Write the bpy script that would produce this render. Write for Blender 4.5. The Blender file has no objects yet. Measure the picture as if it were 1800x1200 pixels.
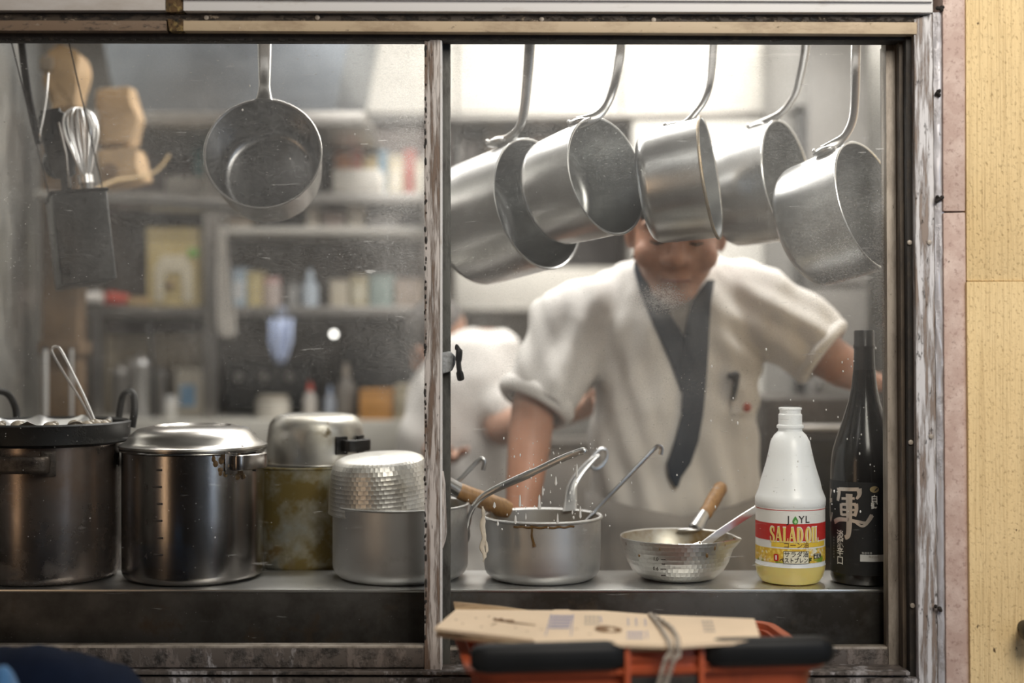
import bpy, bmesh, math, random
from mathutils import Vector, Matrix, noise
from mathutils.bvhtree import BVHTree
random.seed(7)
PI = math.pi
SC = bpy.context.scene
COL = SC.collection

# ------------------------------------------------------------------ camera, world, lights, exposure
F, D, ZC, HY = 2500.0, 2.08, 1.42, 590.0      # focal length in px, camera distance from the window, eye height, horizon row
cam_d = bpy.data.cameras.new('camera'); cam = bpy.data.objects.new('camera', cam_d); COL.objects.link(cam)
cam.location = (0, -D, ZC); cam.rotation_euler = (PI/2, 0, 0)
cam_d.sensor_width = 36; cam_d.lens = F/1800*36
cam_d.shift_y = (HY-600)/1800.0
cam_d.dof.use_dof = True; cam_d.dof.focus_distance = D+0.075; cam_d.dof.aperture_fstop = 1.3
cam_d.clip_start = 0.05
SC.camera = cam
SC.view_settings.view_transform = 'Standard'; SC.view_settings.look = 'None'
SC.view_settings.exposure = 0.0; SC.view_settings.gamma = 1.0; SC.view_settings.use_curve_mapping = False
SC.cycles.use_denoising = True
SC.cycles.max_bounces = 10; SC.cycles.transparent_max_bounces = 24
SC.cycles.sample_clamp_indirect = 4.0
wd = bpy.data.worlds.new('sky'); SC.world = wd; wd.use_nodes = True
wb = wd.node_tree.nodes['Background']; wb.inputs[0].default_value = (0.62, 0.70, 0.85, 1); wb.inputs[1].default_value = 0.10

def area(name, loc, target, sx, sy, power, col):
    d = bpy.data.lights.new(name, 'AREA'); d.shape = 'RECTANGLE'; d.size = sx; d.size_y = sy
    d.energy = power; d.color = col
    o = bpy.data.objects.new(name, d); COL.objects.link(o); o.location = loc
    o.rotation_euler = (Vector(target)-Vector(loc)).to_track_quat('-Z', 'Y').to_euler()
    return o
area('kitchen_tube_light', (0.15, 0.62, 2.33), (0.15, 0.66, 0), 1.25, 0.16, 21, (1.0, .97, .925))
area('rear_tube_light', (0.30, 1.52, 2.50), (0.30, 1.60, 0), 1.25, 0.16, 24, (1.0, .96, .90))
area('shelf_tube_light', (-0.95, 1.25, 2.45), (-0.95, 1.35, 0), 1.25, 0.16, 10, (1.0, .95, .90))
area('street_lamp_light', (0.9, -1.8, 2.7), (0.6, 0.0, 1.6), 1.0, 1.0, 54, (1.0, .93, .83))
area('alley_sky_light', (2.7, -3.0, 1.9), (0.0, 0.0, 1.2), 0.8, 2.4, 20, (.66, .79, 1.0))
area('opposite_shop_light', (-2.6, -3.0, 1.3), (-0.3, 0.0, 1.2), 0.5, 1.6, 8.0, (1.0, .66, .40))

# ------------------------------------------------------------------ coordinates
def W(px, py, y):
    d = D+y
    return Vector(((px-900)/F*d, y, ZC-(py-HY)/F*d))
def L(n, y): return n/F*(D+y)
def G(px, py, z):
    d = (ZC-z)*F/(py-HY)
    return Vector(((px-900)/F*d, d-D, z))

# ------------------------------------------------------------------ materials
MATS = {}
class NT:
    def __init__(s, name):
        s.m = bpy.data.materials.new(name); s.m.use_nodes = True; s.t = s.m.node_tree
        s.t.nodes.clear(); s.out = s.n('ShaderNodeOutputMaterial')
        MATS[name] = s.m
        s.co = s.n('ShaderNodeTexCoord').outputs['Object']
    def n(s, typ, **kw):
        x = s.t.nodes.new(typ)
        for k, v in kw.items(): setattr(x, k, v)
        return x
    def l(s, a, b): s.t.links.new(a, b)
    def set(s, sock, v):
        if hasattr(v, 'is_output'): s.l(v, sock)
        elif isinstance(v, (tuple, list)) and len(v) == 3 and sock.type == 'RGBA': sock.default_value = (*v, 1)
        else: sock.default_value = v
    def noise(s, scale=10, stretch=(1, 1, 1), detail=4, rough=.6, off=0, dist=0):
        mp = s.n('ShaderNodeMapping'); mp.inputs['Scale'].default_value = stretch; mp.inputs['Location'].default_value = (off, off*1.7, off*.6)
        s.l(s.co, mp.inputs['Vector'])
        t = s.n('ShaderNodeTexNoise'); t.inputs['Scale'].default_value = scale; t.inputs['Detail'].default_value = detail
        t.inputs['Roughness'].default_value = rough; t.inputs['Distortion'].default_value = dist
        s.l(mp.outputs[0], t.inputs['Vector']); return t.outputs['Fac']
    def voro(s, scale=10, stretch=(1, 1, 1), feature='F1', out='Distance'):
        mp = s.n('ShaderNodeMapping'); mp.inputs['Scale'].default_value = stretch
        s.l(s.co, mp.inputs['Vector'])
        t = s.n('ShaderNodeTexVoronoi'); t.feature = feature; t.inputs['Scale'].default_value = scale
        s.l(mp.outputs[0], t.inputs['Vector']); return t.outputs[out]
    def rng(s, v, a, b, c=0., d=1.):
        r = s.n('ShaderNodeMapRange'); r.inputs[1].default_value = a; r.inputs[2].default_value = b
        r.inputs[3].default_value = c; r.inputs[4].default_value = d; s.set(r.inputs[0], v); return r.outputs[0]
    def mix(s, f, a, b):
        x = s.n('ShaderNodeMix'); x.data_type = 'RGBA'
        s.set(x.inputs['Factor'], f); s.set(x.inputs['A'], a); s.set(x.inputs['B'], b); return x.outputs['Result']
    def math(s, op, a, b=0.):
        x = s.n('ShaderNodeMath'); x.operation = op; s.set(x.inputs[0], a); s.set(x.inputs[1], b); return x.outputs[0]
    def sep(s):
        x = s.n('ShaderNodeSeparateXYZ'); s.l(s.co, x.inputs[0]); return x.outputs
    def bump(s, h, strength=.3, dist=.01, nrm=None):
        x = s.n('ShaderNodeBump'); x.inputs['Strength'].default_value = strength; x.inputs['Distance'].default_value = dist
        s.set(x.inputs['Height'], h)
        if nrm is not None: s.l(nrm, x.inputs['Normal'])
        return x.outputs[0]
    def bsdf(s, col, rough=.5, metal=0., nrm=None, **kw):
        p = s.n('ShaderNodeBsdfPrincipled'); s.set(p.inputs['Base Color'], col); s.set(p.inputs['Roughness'], rough)
        s.set(p.inputs['Metallic'], metal)
        if nrm is not None: s.l(nrm, p.inputs['Normal'])
        for k, v in kw.items(): s.set(p.inputs[k.replace('_', ' ')], v)
        s.l(p.outputs[0], s.out.inputs[0]); return p

def plain(name, col, rough=.5, metal=0., var=.18, scale=14, **kw):
    if name in MATS: return MATS[name]
    t = NT(name); n = t.noise(scale, detail=5)
    c2 = tuple(max(0, c*(1-var*2)) for c in col)
    t.bsdf(t.mix(t.rng(n, .35, .7), c2, col), rough, metal, **kw); return t.m

def worn(name, base, layers, rough=.55, metal=0., bump=.4, bdist=.002, ks=1.):
    """layers: (colour, noise scale, stretch, lo, hi, offset)"""
    t = NT(name); c = base; last = None
    for (col, sc, st, lo, hi, off) in layers:
        f = t.rng(t.noise(sc*ks, st, detail=8, rough=.68, off=off), lo, hi)
        c = t.mix(f, c, col); last = f if last is None else t.math('ADD', last, f)
    t.bsdf(c, rough, metal, t.bump(last, bump, bdist)); return t.m

def steel(name, base=(.62, .61, .60), rough=.33, streak=(3, 3, 160), stains=(), zdark=None, hammered=False, metal=1.0):
    """brushed pot metal; stains = (colour, scale, lo, hi, offset, roughness)"""
    t = NT(name)
    br = t.noise(9, streak, detail=3)
    big = t.noise(7, detail=3, off=3)
    c = t.mix(t.rng(big, .3, .7), tuple(x*.80 for x in base), base)
    c = t.mix(t.rng(br, .3, .7, 0, .07), c, tuple(x*.7 for x in base))
    r = t.rng(big, .3, .7, rough-.01, rough+.04)
    met = metal
    for (col, sc, lo, hi, off, rr) in stains:
        f = t.rng(t.noise(sc, detail=7, rough=.65, off=off), lo, hi)
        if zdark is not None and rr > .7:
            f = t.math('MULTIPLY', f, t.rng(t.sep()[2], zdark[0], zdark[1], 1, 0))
        c = t.mix(f, c, col)
        x = t.n('ShaderNodeMix'); t.set(x.inputs['Factor'], f); t.set(x.inputs['A'], r); x.inputs['B'].default_value = rr; r = x.outputs['Result']
        x = t.n('ShaderNodeMix'); t.set(x.inputs['Factor'], f); t.set(x.inputs['A'], met); x.inputs['B'].default_value = .55 if rr < .7 else .05; met = x.outputs['Result']
    nrm = t.bump(t.noise(14, detail=1, off=9), .035, .004)
    t.bsdf(c, r, met, nrm); return t.m

# ------------------------------------------------------------------ mesh helpers (everything is modelled in world coordinates)
def tag(o, label=None, cat=None, group=None, kind=None):
    if label: o['label'] = label
    if cat: o['category'] = cat
    if group: o['group'] = group
    if kind: o['kind'] = kind
    return o
WM = {}
def thing(name, loc, label, cat, group=None, kind=None, rot=None):
    o = bpy.data.objects.new(name, None); COL.objects.link(o); o.empty_display_size = .05
    m = Matrix.Translation(Vector(loc))
    if rot is not None: m = m @ rot.to_4x4()
    o.matrix_world = m; WM[o.name] = m
    return tag(o, label, cat, group, kind)
def struct(name, loc=(0, 0, 0), label=None):
    return thing(name, loc, label, None, None, 'structure')
def obj(name, bm, mat, parent=None, smooth=True, sharp=35, loc=None, recalc=True):
    if recalc: bmesh.ops.recalc_face_normals(bm, faces=bm.faces)
    me = bpy.data.meshes.new(name)
    if parent is not None: inv = WM[parent.name].inverted()
    elif loc is not None: inv = Matrix.Translation(-Vector(loc))
    else: inv = Matrix.Identity(4)
    bm.transform(inv); bm.to_mesh(me); bm.free()
    for m in (mat if isinstance(mat, (list, tuple)) else [mat]): me.materials.append(m)
    if smooth:
        for p in me.polygons: p.use_smooth = True
        try: me.set_sharp_from_angle(angle=math.radians(sharp))
        except Exception: pass
    o = bpy.data.objects.new(name, me); COL.objects.link(o)
    if parent is not None:
        o.parent = parent; WM[o.name] = WM[parent.name]
    else:
        if loc is not None: o.location = loc
        WM[o.name] = Matrix.Translation(Vector(loc)) if loc is not None else Matrix.Identity(4)
    return o
def B(): return bmesh.new()
def dup_tree(o, offset=None, parent=None):
    c = o.copy(); COL.objects.link(c)
    if parent is not None: c.parent = parent
    for ch in list(o.children): dup_tree(ch, None, c)
    if offset is not None: c.location = o.location + Vector(offset)
    return c

def box(bm, x0, x1, y0, y1, z0, z1, bev=0., mtx=None, seg=2):
    r = bmesh.ops.create_cube(bm, size=1)
    vs = r['verts']
    for v in vs:
        v.co = Vector(((x0+x1)/2+v.co.x*(x1-x0), (y0+y1)/2+v.co.y*(y1-y0), (z0+z1)/2+v.co.z*(z1-z0)))
    if bev > 0:
        es = list({e for v in vs for e in v.link_edges})
        r2 = bmesh.ops.bevel(bm, geom=es, offset=bev, segments=seg, affect='EDGES', profile=.6)
        vs = list({v for f in r2['faces'] for v in f.verts} | {v for v in vs if v.is_valid})
    if mtx is not None:
        for v in vs: v.co = mtx @ v.co
    return vs
def slab(bm, poly, y0, y1, bev=.0, seg=2):
    """front polygon given on the photo grid at depth y0, pushed straight back to y1"""
    pts = [W(px, py, y0) for px, py in poly]
    a = [bm.verts.new(p) for p in pts]; b = [bm.verts.new((p.x, y1, p.z)) for p in pts]
    fs = [bm.faces.new(a), bm.faces.new(b[::-1])]
    n = len(pts)
    for i in range(n): fs.append(bm.faces.new((a[i], b[i], b[(i+1) % n], a[(i+1) % n])))
    if bev > 0:
        es = list({e for f in fs for e in f.edges})
        bmesh.ops.bevel(bm, geom=es, offset=bev, segments=seg, affect='EDGES', profile=.6)
def rslab(bm, x0, y0, x1, y1, ya, yb, bev=0.): slab(bm, [(x0, y0), (x1, y0), (x1, y1), (x0, y1)], ya, yb, bev)

def lathe(bm, prof, mtx=None, seg=48, closed=False, a0=0., a1=2*PI):
    """prof: (r, z) list about local Z"""
    full = abs(a1-a0-2*PI) < 1e-6
    n = seg if full else seg+1
    rings = []
    for (r, z) in prof:
        if r < 1e-7:
            v = bm.verts.new((0, 0, z)); rings.append([v]*n)
        else:
            rings.append([bm.verts.new((r*math.cos(a0+(a1-a0)*i/seg), r*math.sin(a0+(a1-a0)*i/seg), z)) for i in range(n)])
    vs = {v for r in rings for v in r}
    pr = list(zip(rings[:-1], rings[1:]))
    if closed: pr.append((rings[-1], rings[0]))
    for A, C in pr:
        for i in range(seg):
            j = (i+1) % n if full else i+1
            q = []
            for v in (A[i], A[j], C[j], C[i]):
                if v not in q: q.append(v)
            if len(q) >= 3:
                try: bm.faces.new(q)
                except ValueError: pass
    if mtx is not None:
        for v in vs: v.co = mtx @ v.co
    return vs
def catmull(pts, n=8):
    P = [Vector(p) for p in pts]; out = []
    for i in range(len(P)-1):
        p0 = P[max(i-1, 0)]; p1 = P[i]; p2 = P[i+1]; p3 = P[min(i+2, len(P)-1)]
        for k in range(n):
            t = k/n
            out.append(.5*((2*p1)+(p2-p0)*t+(2*p0-5*p1+4*p2-p3)*t*t+(3*p1-p0-3*p2+p3)*t**3))
    out.append(P[-1]); return out
def sweep(bm, path, w, t=None, side=None, seg=10, loop=False, power=1.0):
    """tube of elliptic section; w, t may be lists per path point"""
    n = len(path)
    ws = w if isinstance(w, (list, tuple)) else [w]*n
    ts = (t if isinstance(t, (list, tuple)) else [t]*n) if t is not None else ws
    rings = []; prev = None
    for i, p in enumerate(path):
        a = path[(i-1) % n] if loop else path[max(i-1, 0)]; b = path[(i+1) % n] if loop else path[min(i+1, n-1)]
        T = (Vector(b)-Vector(a)).normalized()
        if side is not None: S = Vector(side)
        elif prev is not None: S = prev
        else: S = Vector((0, 0, 1)) if abs(T.z) < .9 else Vector((1, 0, 0))
        S = (S-T*S.dot(T))
        S = S.normalized() if S.length > 1e-6 else T.orthogonal().normalized()
        prev = S; N = T.cross(S)
        ring = []
        for k in range(seg):
            a_ = 2*PI*k/seg; c, s = math.cos(a_), math.sin(a_)
            c = math.copysign(abs(c)**power, c); s = math.copysign(abs(s)**power, s)
            ring.append(bm.verts.new(Vector(p)+S*(ws[i]*c)+N*(ts[i]*s)))
        rings.append(ring)
    for i in range(n if loop else n-1):
        A, C = rings[i], rings[(i+1) % n]
        for k in range(seg):
            bm.faces.new((A[k], A[(k+1) % seg], C[(k+1) % seg], C[k]))
    if not loop:
        bm.faces.new(rings[0][::-1]); bm.faces.new(rings[-1])
def rod(bm, a, b, r, seg=10, r2=None): sweep(bm, [Vector(a), Vector(b)], [r, r if r2 is None else r2], seg=seg)
def ball(bm, c, rx, ry=None, rz=None, mtx=None, u=18, v=12):
    ry = rx if ry is None else ry; rz = rx if rz is None else rz
    r = bmesh.ops.create_uvsphere(bm, u_segments=u, v_segments=v, radius=1)
    for q in r['verts']:
        p = Vector((q.co.x*rx, q.co.y*ry, q.co.z*rz))
        if mtx is not None: p = mtx @ p
        q.co = p+Vector(c)
def capsule(bm, pts, seg=14):
    for i, (p, r) in enumerate(pts):
        ball(bm, p, r, u=seg, v=10)
        if i: 
            q, r0 = pts[i-1]
            if (Vector(p)-Vector(q)).length > 1e-5: rod(bm, q, p, r0, seg, r)
def remeshed(bm, voxel, smooth=4, factor=.5):
    """fuse overlapping solids into one continuous surface"""
    me = bpy.data.meshes.new('tmp'); bm.to_mesh(me); bm.free()
    o = bpy.data.objects.new('tmp', me); COL.objects.link(o)
    m = o.modifiers.new('r', 'REMESH'); m.mode = 'VOXEL'; m.voxel_size = voxel; m.adaptivity = 0
    if smooth:
        s = o.modifiers.new('s', 'SMOOTH'); s.iterations = smooth; s.factor = factor
    dg = bpy.context.evaluated_depsgraph_get(); ev = o.evaluated_get(dg)
    out = bmesh.new(); out.from_mesh(ev.to_mesh()); ev.to_mesh_clear()
    bpy.data.objects.remove(o); bpy.data.meshes.remove(me)
    return out
def basis(z, x):
    z = Vector(z).normalized(); x = Vector(x); x = (x-z*x.dot(z)).normalized(); y = z.cross(x)
    return Matrix((x, y, z)).transposed()

def aface(px, cx, cy, R):
    """angle on a vertical cylinder (0 = towards the street) whose point shows at photo column px"""
    lo, hi = -1.45, 1.45
    for _ in range(40):
        m = (lo+hi)/2
        if 900+F*(cx+R*math.sin(m))/(D+cy-R*math.cos(m)) < px: lo = m
        else: hi = m
    return m
def glyphs(txt, size, bold=0., sx=1., step=.004):
    """flat lettering as a bmesh in the local XY plane, cut into narrow strips so that it can follow a curved surface"""
    c = bpy.data.curves.new('t', 'FONT'); c.body = txt; c.size = size; c.offset = bold; c.align_x = 'CENTER'; c.align_y = 'CENTER'; c.resolution_u = 3
    o = bpy.data.objects.new('t', c); COL.objects.link(o)
    dg = bpy.context.evaluated_depsgraph_get(); ev = o.evaluated_get(dg)
    bm = bmesh.new(); bm.from_mesh(ev.to_mesh()); ev.to_mesh_clear()
    bpy.data.objects.remove(o); bpy.data.curves.remove(c)
    for v in bm.verts: v.co.x *= sx
    strips(bm, step); return bm
def strips(bm, step=.004):
    if not bm.verts: return
    x0 = min(v.co.x for v in bm.verts); x1 = max(v.co.x for v in bm.verts)
    x = x0+step
    while x < x1:
        bmesh.ops.bisect_plane(bm, geom=bm.verts[:]+bm.edges[:]+bm.faces[:], plane_co=(x, 0, 0), plane_no=(1, 0, 0)); x += step
def wrap(bm, cx, cy, z0, R, th=0., off=.0004):
    """lay flat XY print round a vertical cylinder; th = angle from the side that faces the street"""
    for v in bm.verts:
        a = th+v.co.x/R; r = R+off
        v.co = Vector((cx+r*math.sin(a), cy-r*math.cos(a), z0+v.co.y))
    return bm
def poly2d(bm, pts):
    return bm.faces.new([bm.verts.new((x, y, 0)) for x, y in pts])
def stroke(bm, pts, w):
    """flat poly-line of given width in XY"""
    P = [Vector((x, y, 0)) for x, y in pts]; Ls = []; Rs = []
    for i, p in enumerate(P):
        T = (P[min(i+1, len(P)-1)]-P[max(i-1, 0)]).normalized(); N = Vector((-T.y, T.x, 0))
        ww = w[i] if isinstance(w, (list, tuple)) else w
        Ls.append(bm.verts.new(p+N*ww/2)); Rs.append(bm.verts.new(p-N*ww/2))
    for i in range(len(P)-1): bm.faces.new((Ls[i], Rs[i], Rs[i+1], Ls[i+1]))
# ------------------------------------------------------------------ shared materials
m_white_flake = worn('flaky_white_paint', (.56, .55, .56), [((.22, .17, .14), 30, (1.4, 1, .10), .47, .57, 1), ((.035, .028, .022), 55, (1, 1, .35), .60, .70, 4)], .6, bump=.6, ks=2.6)
m_alu_white = worn('chalky_white_frame', (.66, .65, .64), [((.42, .37, .32), 9, (.3, 1, 1), .56, .75, 2), ((.12, .09, .06), 60, (.5, 1, 1), .68, .76, 5)], .55, bump=.25, ks=2.6)
m_beige_rail = worn('beige_painted_rail', (.47, .37, .25), [((.30, .22, .14), 10, (.4, 1, 1), .5, .72, 1), ((.80, .74, .62), 45, (1, 1, .5), .68, .74, 7), ((.06, .045, .03), 50, (.6, 1, 1), .63, .72, 3)], .6, bump=.4, ks=2.6)
m_brown_rail = worn('brown_grimy_rail', (.17, .115, .075), [((.33, .27, .2), 30, (.5, 1, 1), .58, .72, 1), ((.02, .016, .012), 40, (.4, 1, 1), .55, .68, 3)], .6, bump=.4, ks=2.6)
m_dark_flake = worn('black_flaking_channel', (.05, .038, .028), [((.42, .34, .25), 60, (.35, 1, .8), .58, .66, 1), ((.015, .012, .01), 45, (.4, 1, 1), .5, .6, 3)], .65, bump=.7, ks=2.6)
m_rust = worn('rust', (.10, .055, .02), [((.38, .27, .10), 45, (1, 1, 1), .5, .66, 1), ((.012, .01, .008), 40, (1, 1, .7), .5, .62, 3)], .8, bump=.8, ks=2.6)
m_black = worn('black_grime_and_shade', (.014, .011, .009), [((.045, .033, .022), 35, (1, 1, .5), .5, .75, 1)], .7, bump=.4, ks=2.6)  # black for grime and putty, also for painted recess shade
m_stile_grey = worn('grimy_grey_aluminium', (.33, .29, .245), [((.10, .08, .06), 14, (1, 1, .25), .45, .75, 1), ((.02, .016, .012), 60, (1, 1, .5), .62, .72, 4)], .5, .25, bump=.2, ks=2.6)
m_channel = worn('dark_brown_channel', (.10, .075, .052), [((.025, .018, .012), 20, (1, 1, .3), .4, .7, 1), ((.2, .17, .13), 90, (1, 1, .4), .68, .76, 3)], .6, bump=.3, ks=2.6)
m_stile_dark = worn('dark_green_grey_stile', (.075, .075, .066), [((.02, .018, .015), 30, (1, 1, .3), .45, .7, 1), ((.3, .28, .25), 80, (1, 1, .4), .68, .76, 3)], .5, .2, bump=.3, ks=2.6)
m_stile_flake = worn('flaky_stile_paint', (.50, .46, .43), [((.16, .11, .08), 26, (1.6, 1, .12), .47, .58, 1), ((.60, .58, .56), 30, (2, 1, .12), .60, .68, 6), ((.02, .015, .012), 48, (1, 1, .35), .62, .70, 4)], .65, bump=.7, ks=2.6)
m_rail_flake = worn('peeling_shaded_rail', (.085, .07, .06), [((.36, .34, .34), 9, (.8, 1, .3), .56, .62, 8), ((.14, .115, .10), 22, (.8, 1, .25), .5, .6, 11), ((.02, .016, .013), 30, (.6, 1, .6), .50, .66, 4)], .55, .1, bump=.6, ks=2.6)  # base darkened for grime and for the shade low on the frame
m_seal = worn('wrinkled_grey_strip', (.46, .45, .47), [((.28, .26, .26), 14, (1, 1, .6), .5, .7, 2), ((.05, .04, .035), 60, (1, 1, .5), .67, .75, 5)], .4, .3, bump=.5, ks=2.6)
m_stone = worn('pink_granite', (.46, .33, .28), [((.60, .47, .41), 22, (1, 1, 1), .45, .65, 2), ((.32, .21, .175), 110, (1, 1, 1), .54, .66, 1), ((.16, .11, .09), 140, (1, 1, 1), .64, .72, 5)], .6, bump=.12)
m_plaster = plain('kitchen_wall_paint', (.78, .76, .72), .6, var=.06, scale=3)
m_ceil = plain('kitchen_ceiling_paint', (.75, .73, .69), .7, var=.05)
m_floor = plain('kitchen_floor_tile', (.14, .12, .11), .4)
m_steel_grey = steel('brushed_sheet_steel', (.55, .55, .56), .38, (3, 3, 60))
m_chrome = plain('bright_steel', (.82, .81, .80), .36, 1., var=.05)
m_darkmetal = plain('dark_iron', (.035, .033, .032), .45, .6, var=.25)
m_blackpl = plain('black_plastic', (.016, .017, .018), .42, var=.2)
m_wood = None

def stucco():
    t = NT('yellow_raked_stucco')
    groove = t.noise(34, (4.5, 1, .10), detail=3, off=2)
    pit = t.noise(240, (1.2, 1, .6), detail=3, off=5)
    fine = t.noise(300, detail=2)
    c = t.mix(t.rng(t.noise(4, detail=4), .35, .7), (.72, .53, .27), (.78, .60, .33))
    c = t.mix(t.rng(pit, .62, .71, 0, .7), c, (.42, .28, .12))
    c = t.mix(t.rng(t.noise(80, (1, 1, .8), detail=3, off=8), .71, .75), c, (.10, .06, .025))
    c = t.mix(t.rng(groove, .58, .68, 0, .38), c, (.45, .31, .14))
    h = t.math('ADD', t.math('MULTIPLY', t.rng(groove, .40, .65, 1, 0), .8), t.math('ADD', t.math('MULTIPLY', t.rng(pit, .55, .7, 1, 0), .5), t.math('MULTIPLY', fine, .3)))
    t.bsdf(c, .85, 0, t.bump(h, .65, .003)); return t.m
m_stucco = stucco()

def glass_mat():
    t = NT('steamed_glass')
    at = t.n('ShaderNodeAttribute'); at.attribute_name = 'haze'
    hz = at.outputs['Fac']
    hz = t.math('MULTIPLY', hz, t.math('MULTIPLY', t.rng(t.noise(26, (1, 1, .45), detail=8, rough=.7), .25, .75, .72, 1.28), t.rng(t.noise(620, (.7, 1, 1.2), detail=2), .3, .7, .55, 1.45)))
    sp = t.rng(t.noise(420, detail=2), .66, .76, 0, .34)
    sp = t.math('MULTIPLY', sp, t.math('MULTIPLY', t.rng(t.noise(9, detail=3, off=4), .4, .6, .1, 1), t.rng(at.outputs['Fac'], .002, .05, .05, 1)))
    dots = t.math('MULTIPLY', t.rng(t.voro(170), .0, .11, .85, 0), t.rng(t.noise(60, detail=3, off=7), .47, .60))
    scr = t.math('MULTIPLY', t.rng(t.noise(120, (.16, 1, 1.3), detail=2, off=2), .68, .74, 0, .35), t.rng(t.noise(5, off=9), .45, .62))
    a = t.math('MINIMUM', t.math('ADD', t.math('ADD', hz, sp), t.math('ADD', dots, scr)), .93)
    tr = t.n('ShaderNodeBsdfTransparent'); tr.inputs[0].default_value = (.95, .955, .95, 1)
    di = t.n('ShaderNodeBsdfDiffuse'); di.inputs[0].default_value = (.80, .79, .77, 1)
    tl = t.n('ShaderNodeBsdfTranslucent'); tl.inputs[0].default_value = (.80, .79, .77, 1)
    ml = t.n('ShaderNodeMixShader'); ml.inputs[0].default_value = .80; t.l(di.outputs[0], ml.inputs[1]); t.l(tl.outputs[0], ml.inputs[2])
    mx = t.n('ShaderNodeMixShader'); t.l(a, mx.inputs[0]); t.l(tr.outputs[0], mx.inputs[1]); t.l(ml.outputs[0], mx.inputs[2])
    gl = t.n('ShaderNodeBsdfGlossy'); gl.inputs['Roughness'].default_value = .03
    fr = t.n('ShaderNodeFresnel'); fr.inputs[0].default_value = 1.3
    fin = t.n('ShaderNodeMixShader'); t.l(fr.outputs[0], fin.inputs[0]); t.l(mx.outputs[0], fin.inputs[1]); t.l(gl.outputs[0], fin.inputs[2])
    t.l(fin.outputs[0], t.out.inputs[0]); return t.m
def clear_mat():
    t = NT('clear_glass_back')
    tr = t.n('ShaderNodeBsdfTransparent'); tr.inputs[0].default_value = (.97, .975, .97, 1)
    t.l(tr.outputs[0], t.out.inputs[0]); return t.m
m_glass = glass_mat(); m_clear = clear_mat()

# ------------------------------------------------------------------ the setting: kitchen shell, street, wall of the shop
def sbox(name, x0, x1, y0, y1, z0, z1, mat, label=None):
    bm = B(); box(bm, x0, x1, y0, y1, z0, z1); return tag(obj(name, bm, mat, smooth=False), label, kind='structure')
ztop = W(0, -14, 0).z; zbot = W(0, 1212, 0).z
XR = W(1642, 0, 0).x
sbox('floor', -1.9, 1.25, -.0, 2.9, -.1, 0, m_floor)
sbox('ground', -5, 5, -7, -.0, -.1, 0, plain('asphalt', (.05, .05, .052), .8))
sbox('ceiling', -1.9, 1.25, .14, 2.9, 2.62, 2.72, m_ceil)
sbox('wall_back', -1.9, 1.25, 2.75, 2.9, 0, 2.62, m_plaster, 'white painted back wall of the kitchen')
sbox('wall_lit_panel', W(1114, 0, 1.985).x, W(1399, 0, 1.985).x, 1.985, 2.75, 0, W(0, 203, 1.985).z, m_plaster, 'white wall panel added before the rear wall to catch the light')  # wall face added further forward, clear of the cupboard's shade
sbox('wall_left', -1.9, -1.75, .14, 2.75, 0, 2.62, m_plaster)
sbox('wall_right', 1.0, 1.15, .14, 2.75, 0, 2.62, m_plaster)
m_front = plain('shop_front_render', (.22, .20, .18), .8)
sbox('wall_front', -3, XR, .0, .14, 0, zbot, m_front)
sbox('wall_header', -3, XR, .0, .14, ztop, 2.9, m_front)
sbox('wall_front_side', -3, -1.22, .0, .14, zbot, ztop, m_front)
sbox('wall_opposite', -5, 1.6, -6.4, -6.2, 0, 5, plain('brown_facade', (.20, .13, .09), .8), 'brown facade across the alley')

# yellow stucco wall, with a shallow step where two raking passes meet
wall = struct('wall_stucco', (1.2, 0, 1.2), 'yellow raked stucco wall beside the window')
bm = B(); slab(bm, [(1697, -60), (2400, -60), (2400, 494), (1699, 494)], -.030, .14, .003); obj('stucco_panel', bm, m_stucco, wall)
bm = B(); slab(bm, [(1699, 494.5), (2400, 491), (2400, 1900), (1712, 1900)], -.0335, .14, .003); obj('stucco_panel', bm, m_stucco, wall)
bm = B(); m = Matrix.Translation(W(1803, 1103, -.04)) @ Matrix.Rotation(PI/2, 4, 'X')
lathe(bm, [(0, .045), (.012, .043), (.0165, .034), (.0165, .02), (.010, .012), (.010, -.012), (0, -.012)], m, 24)
tag(obj('wall_peg', bm, m_blackpl, loc=W(1803, 1103, -.04)), 'round black knob low on the yellow stucco wall', 'peg')

# pink granite edging
stone = struct('trim_1', (.62, 0, 1.2), 'pink granite edging between window frame and stucco wall')
bm = B(); slab(bm, [(1657, -60), (1697, -60), (1697, 371), (1658, 371)], -.027, .14, .002); obj('stone_slab', bm, m_stone, stone)
bm = B(); slab(bm, [(1658, 374), (1697, 373), (1707, 1300), (1664, 1300)], -.027, .14, .002); obj('stone_slab', bm, m_stone, stone)

# outer aluminium frame
fr = struct('trim_2', (.0, 0, 1.9), 'weathered white and beige metal surround of the sliding window')
def frame_piece(name, poly, ya, yb, mat, bev=.0012):
    bm = B(); slab(bm, poly, ya, yb, bev); return obj(name, bm, mat, fr)
frame_piece('top_strip', [(-520, -40), (290, -40), (290, 18), (-520, 18)], -.030, .14, worn('stained_white_strip', (.50, .47, .44), [((.34, .29, .24), 8, (.4, 1, 1), .45, .7, 2), ((.16, .11, .06), 30, (2.5, 1, .2), .64, .72, 5)], .55, bump=.25))
frame_piece('top_strip', [(322, -40), (1640, -40), (1640, 22), (322, 19)], -.030, .14, m_alu_white)
frame_piece('top_strip', [(322, -40), (1640, -40), (1640, 3), (322, -2)], -.036, .13, m_alu_white)
frame_piece('strip_joint', [(288, -40), (323, -40), (321, 21), (292, 21)], -.028, .14, m_rust)
frame_piece('shadow_groove', [(-520, 17), (1640, 20), (1640, 29), (-520, 26)], -.004, .12, m_black)  # shade in the gap put in as black colour
frame_piece('flaking_channel', [(-520, 23.5), (1618, 27), (1616, 39), (-520, 36)], -.016, .12, m_dark_flake)
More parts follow.
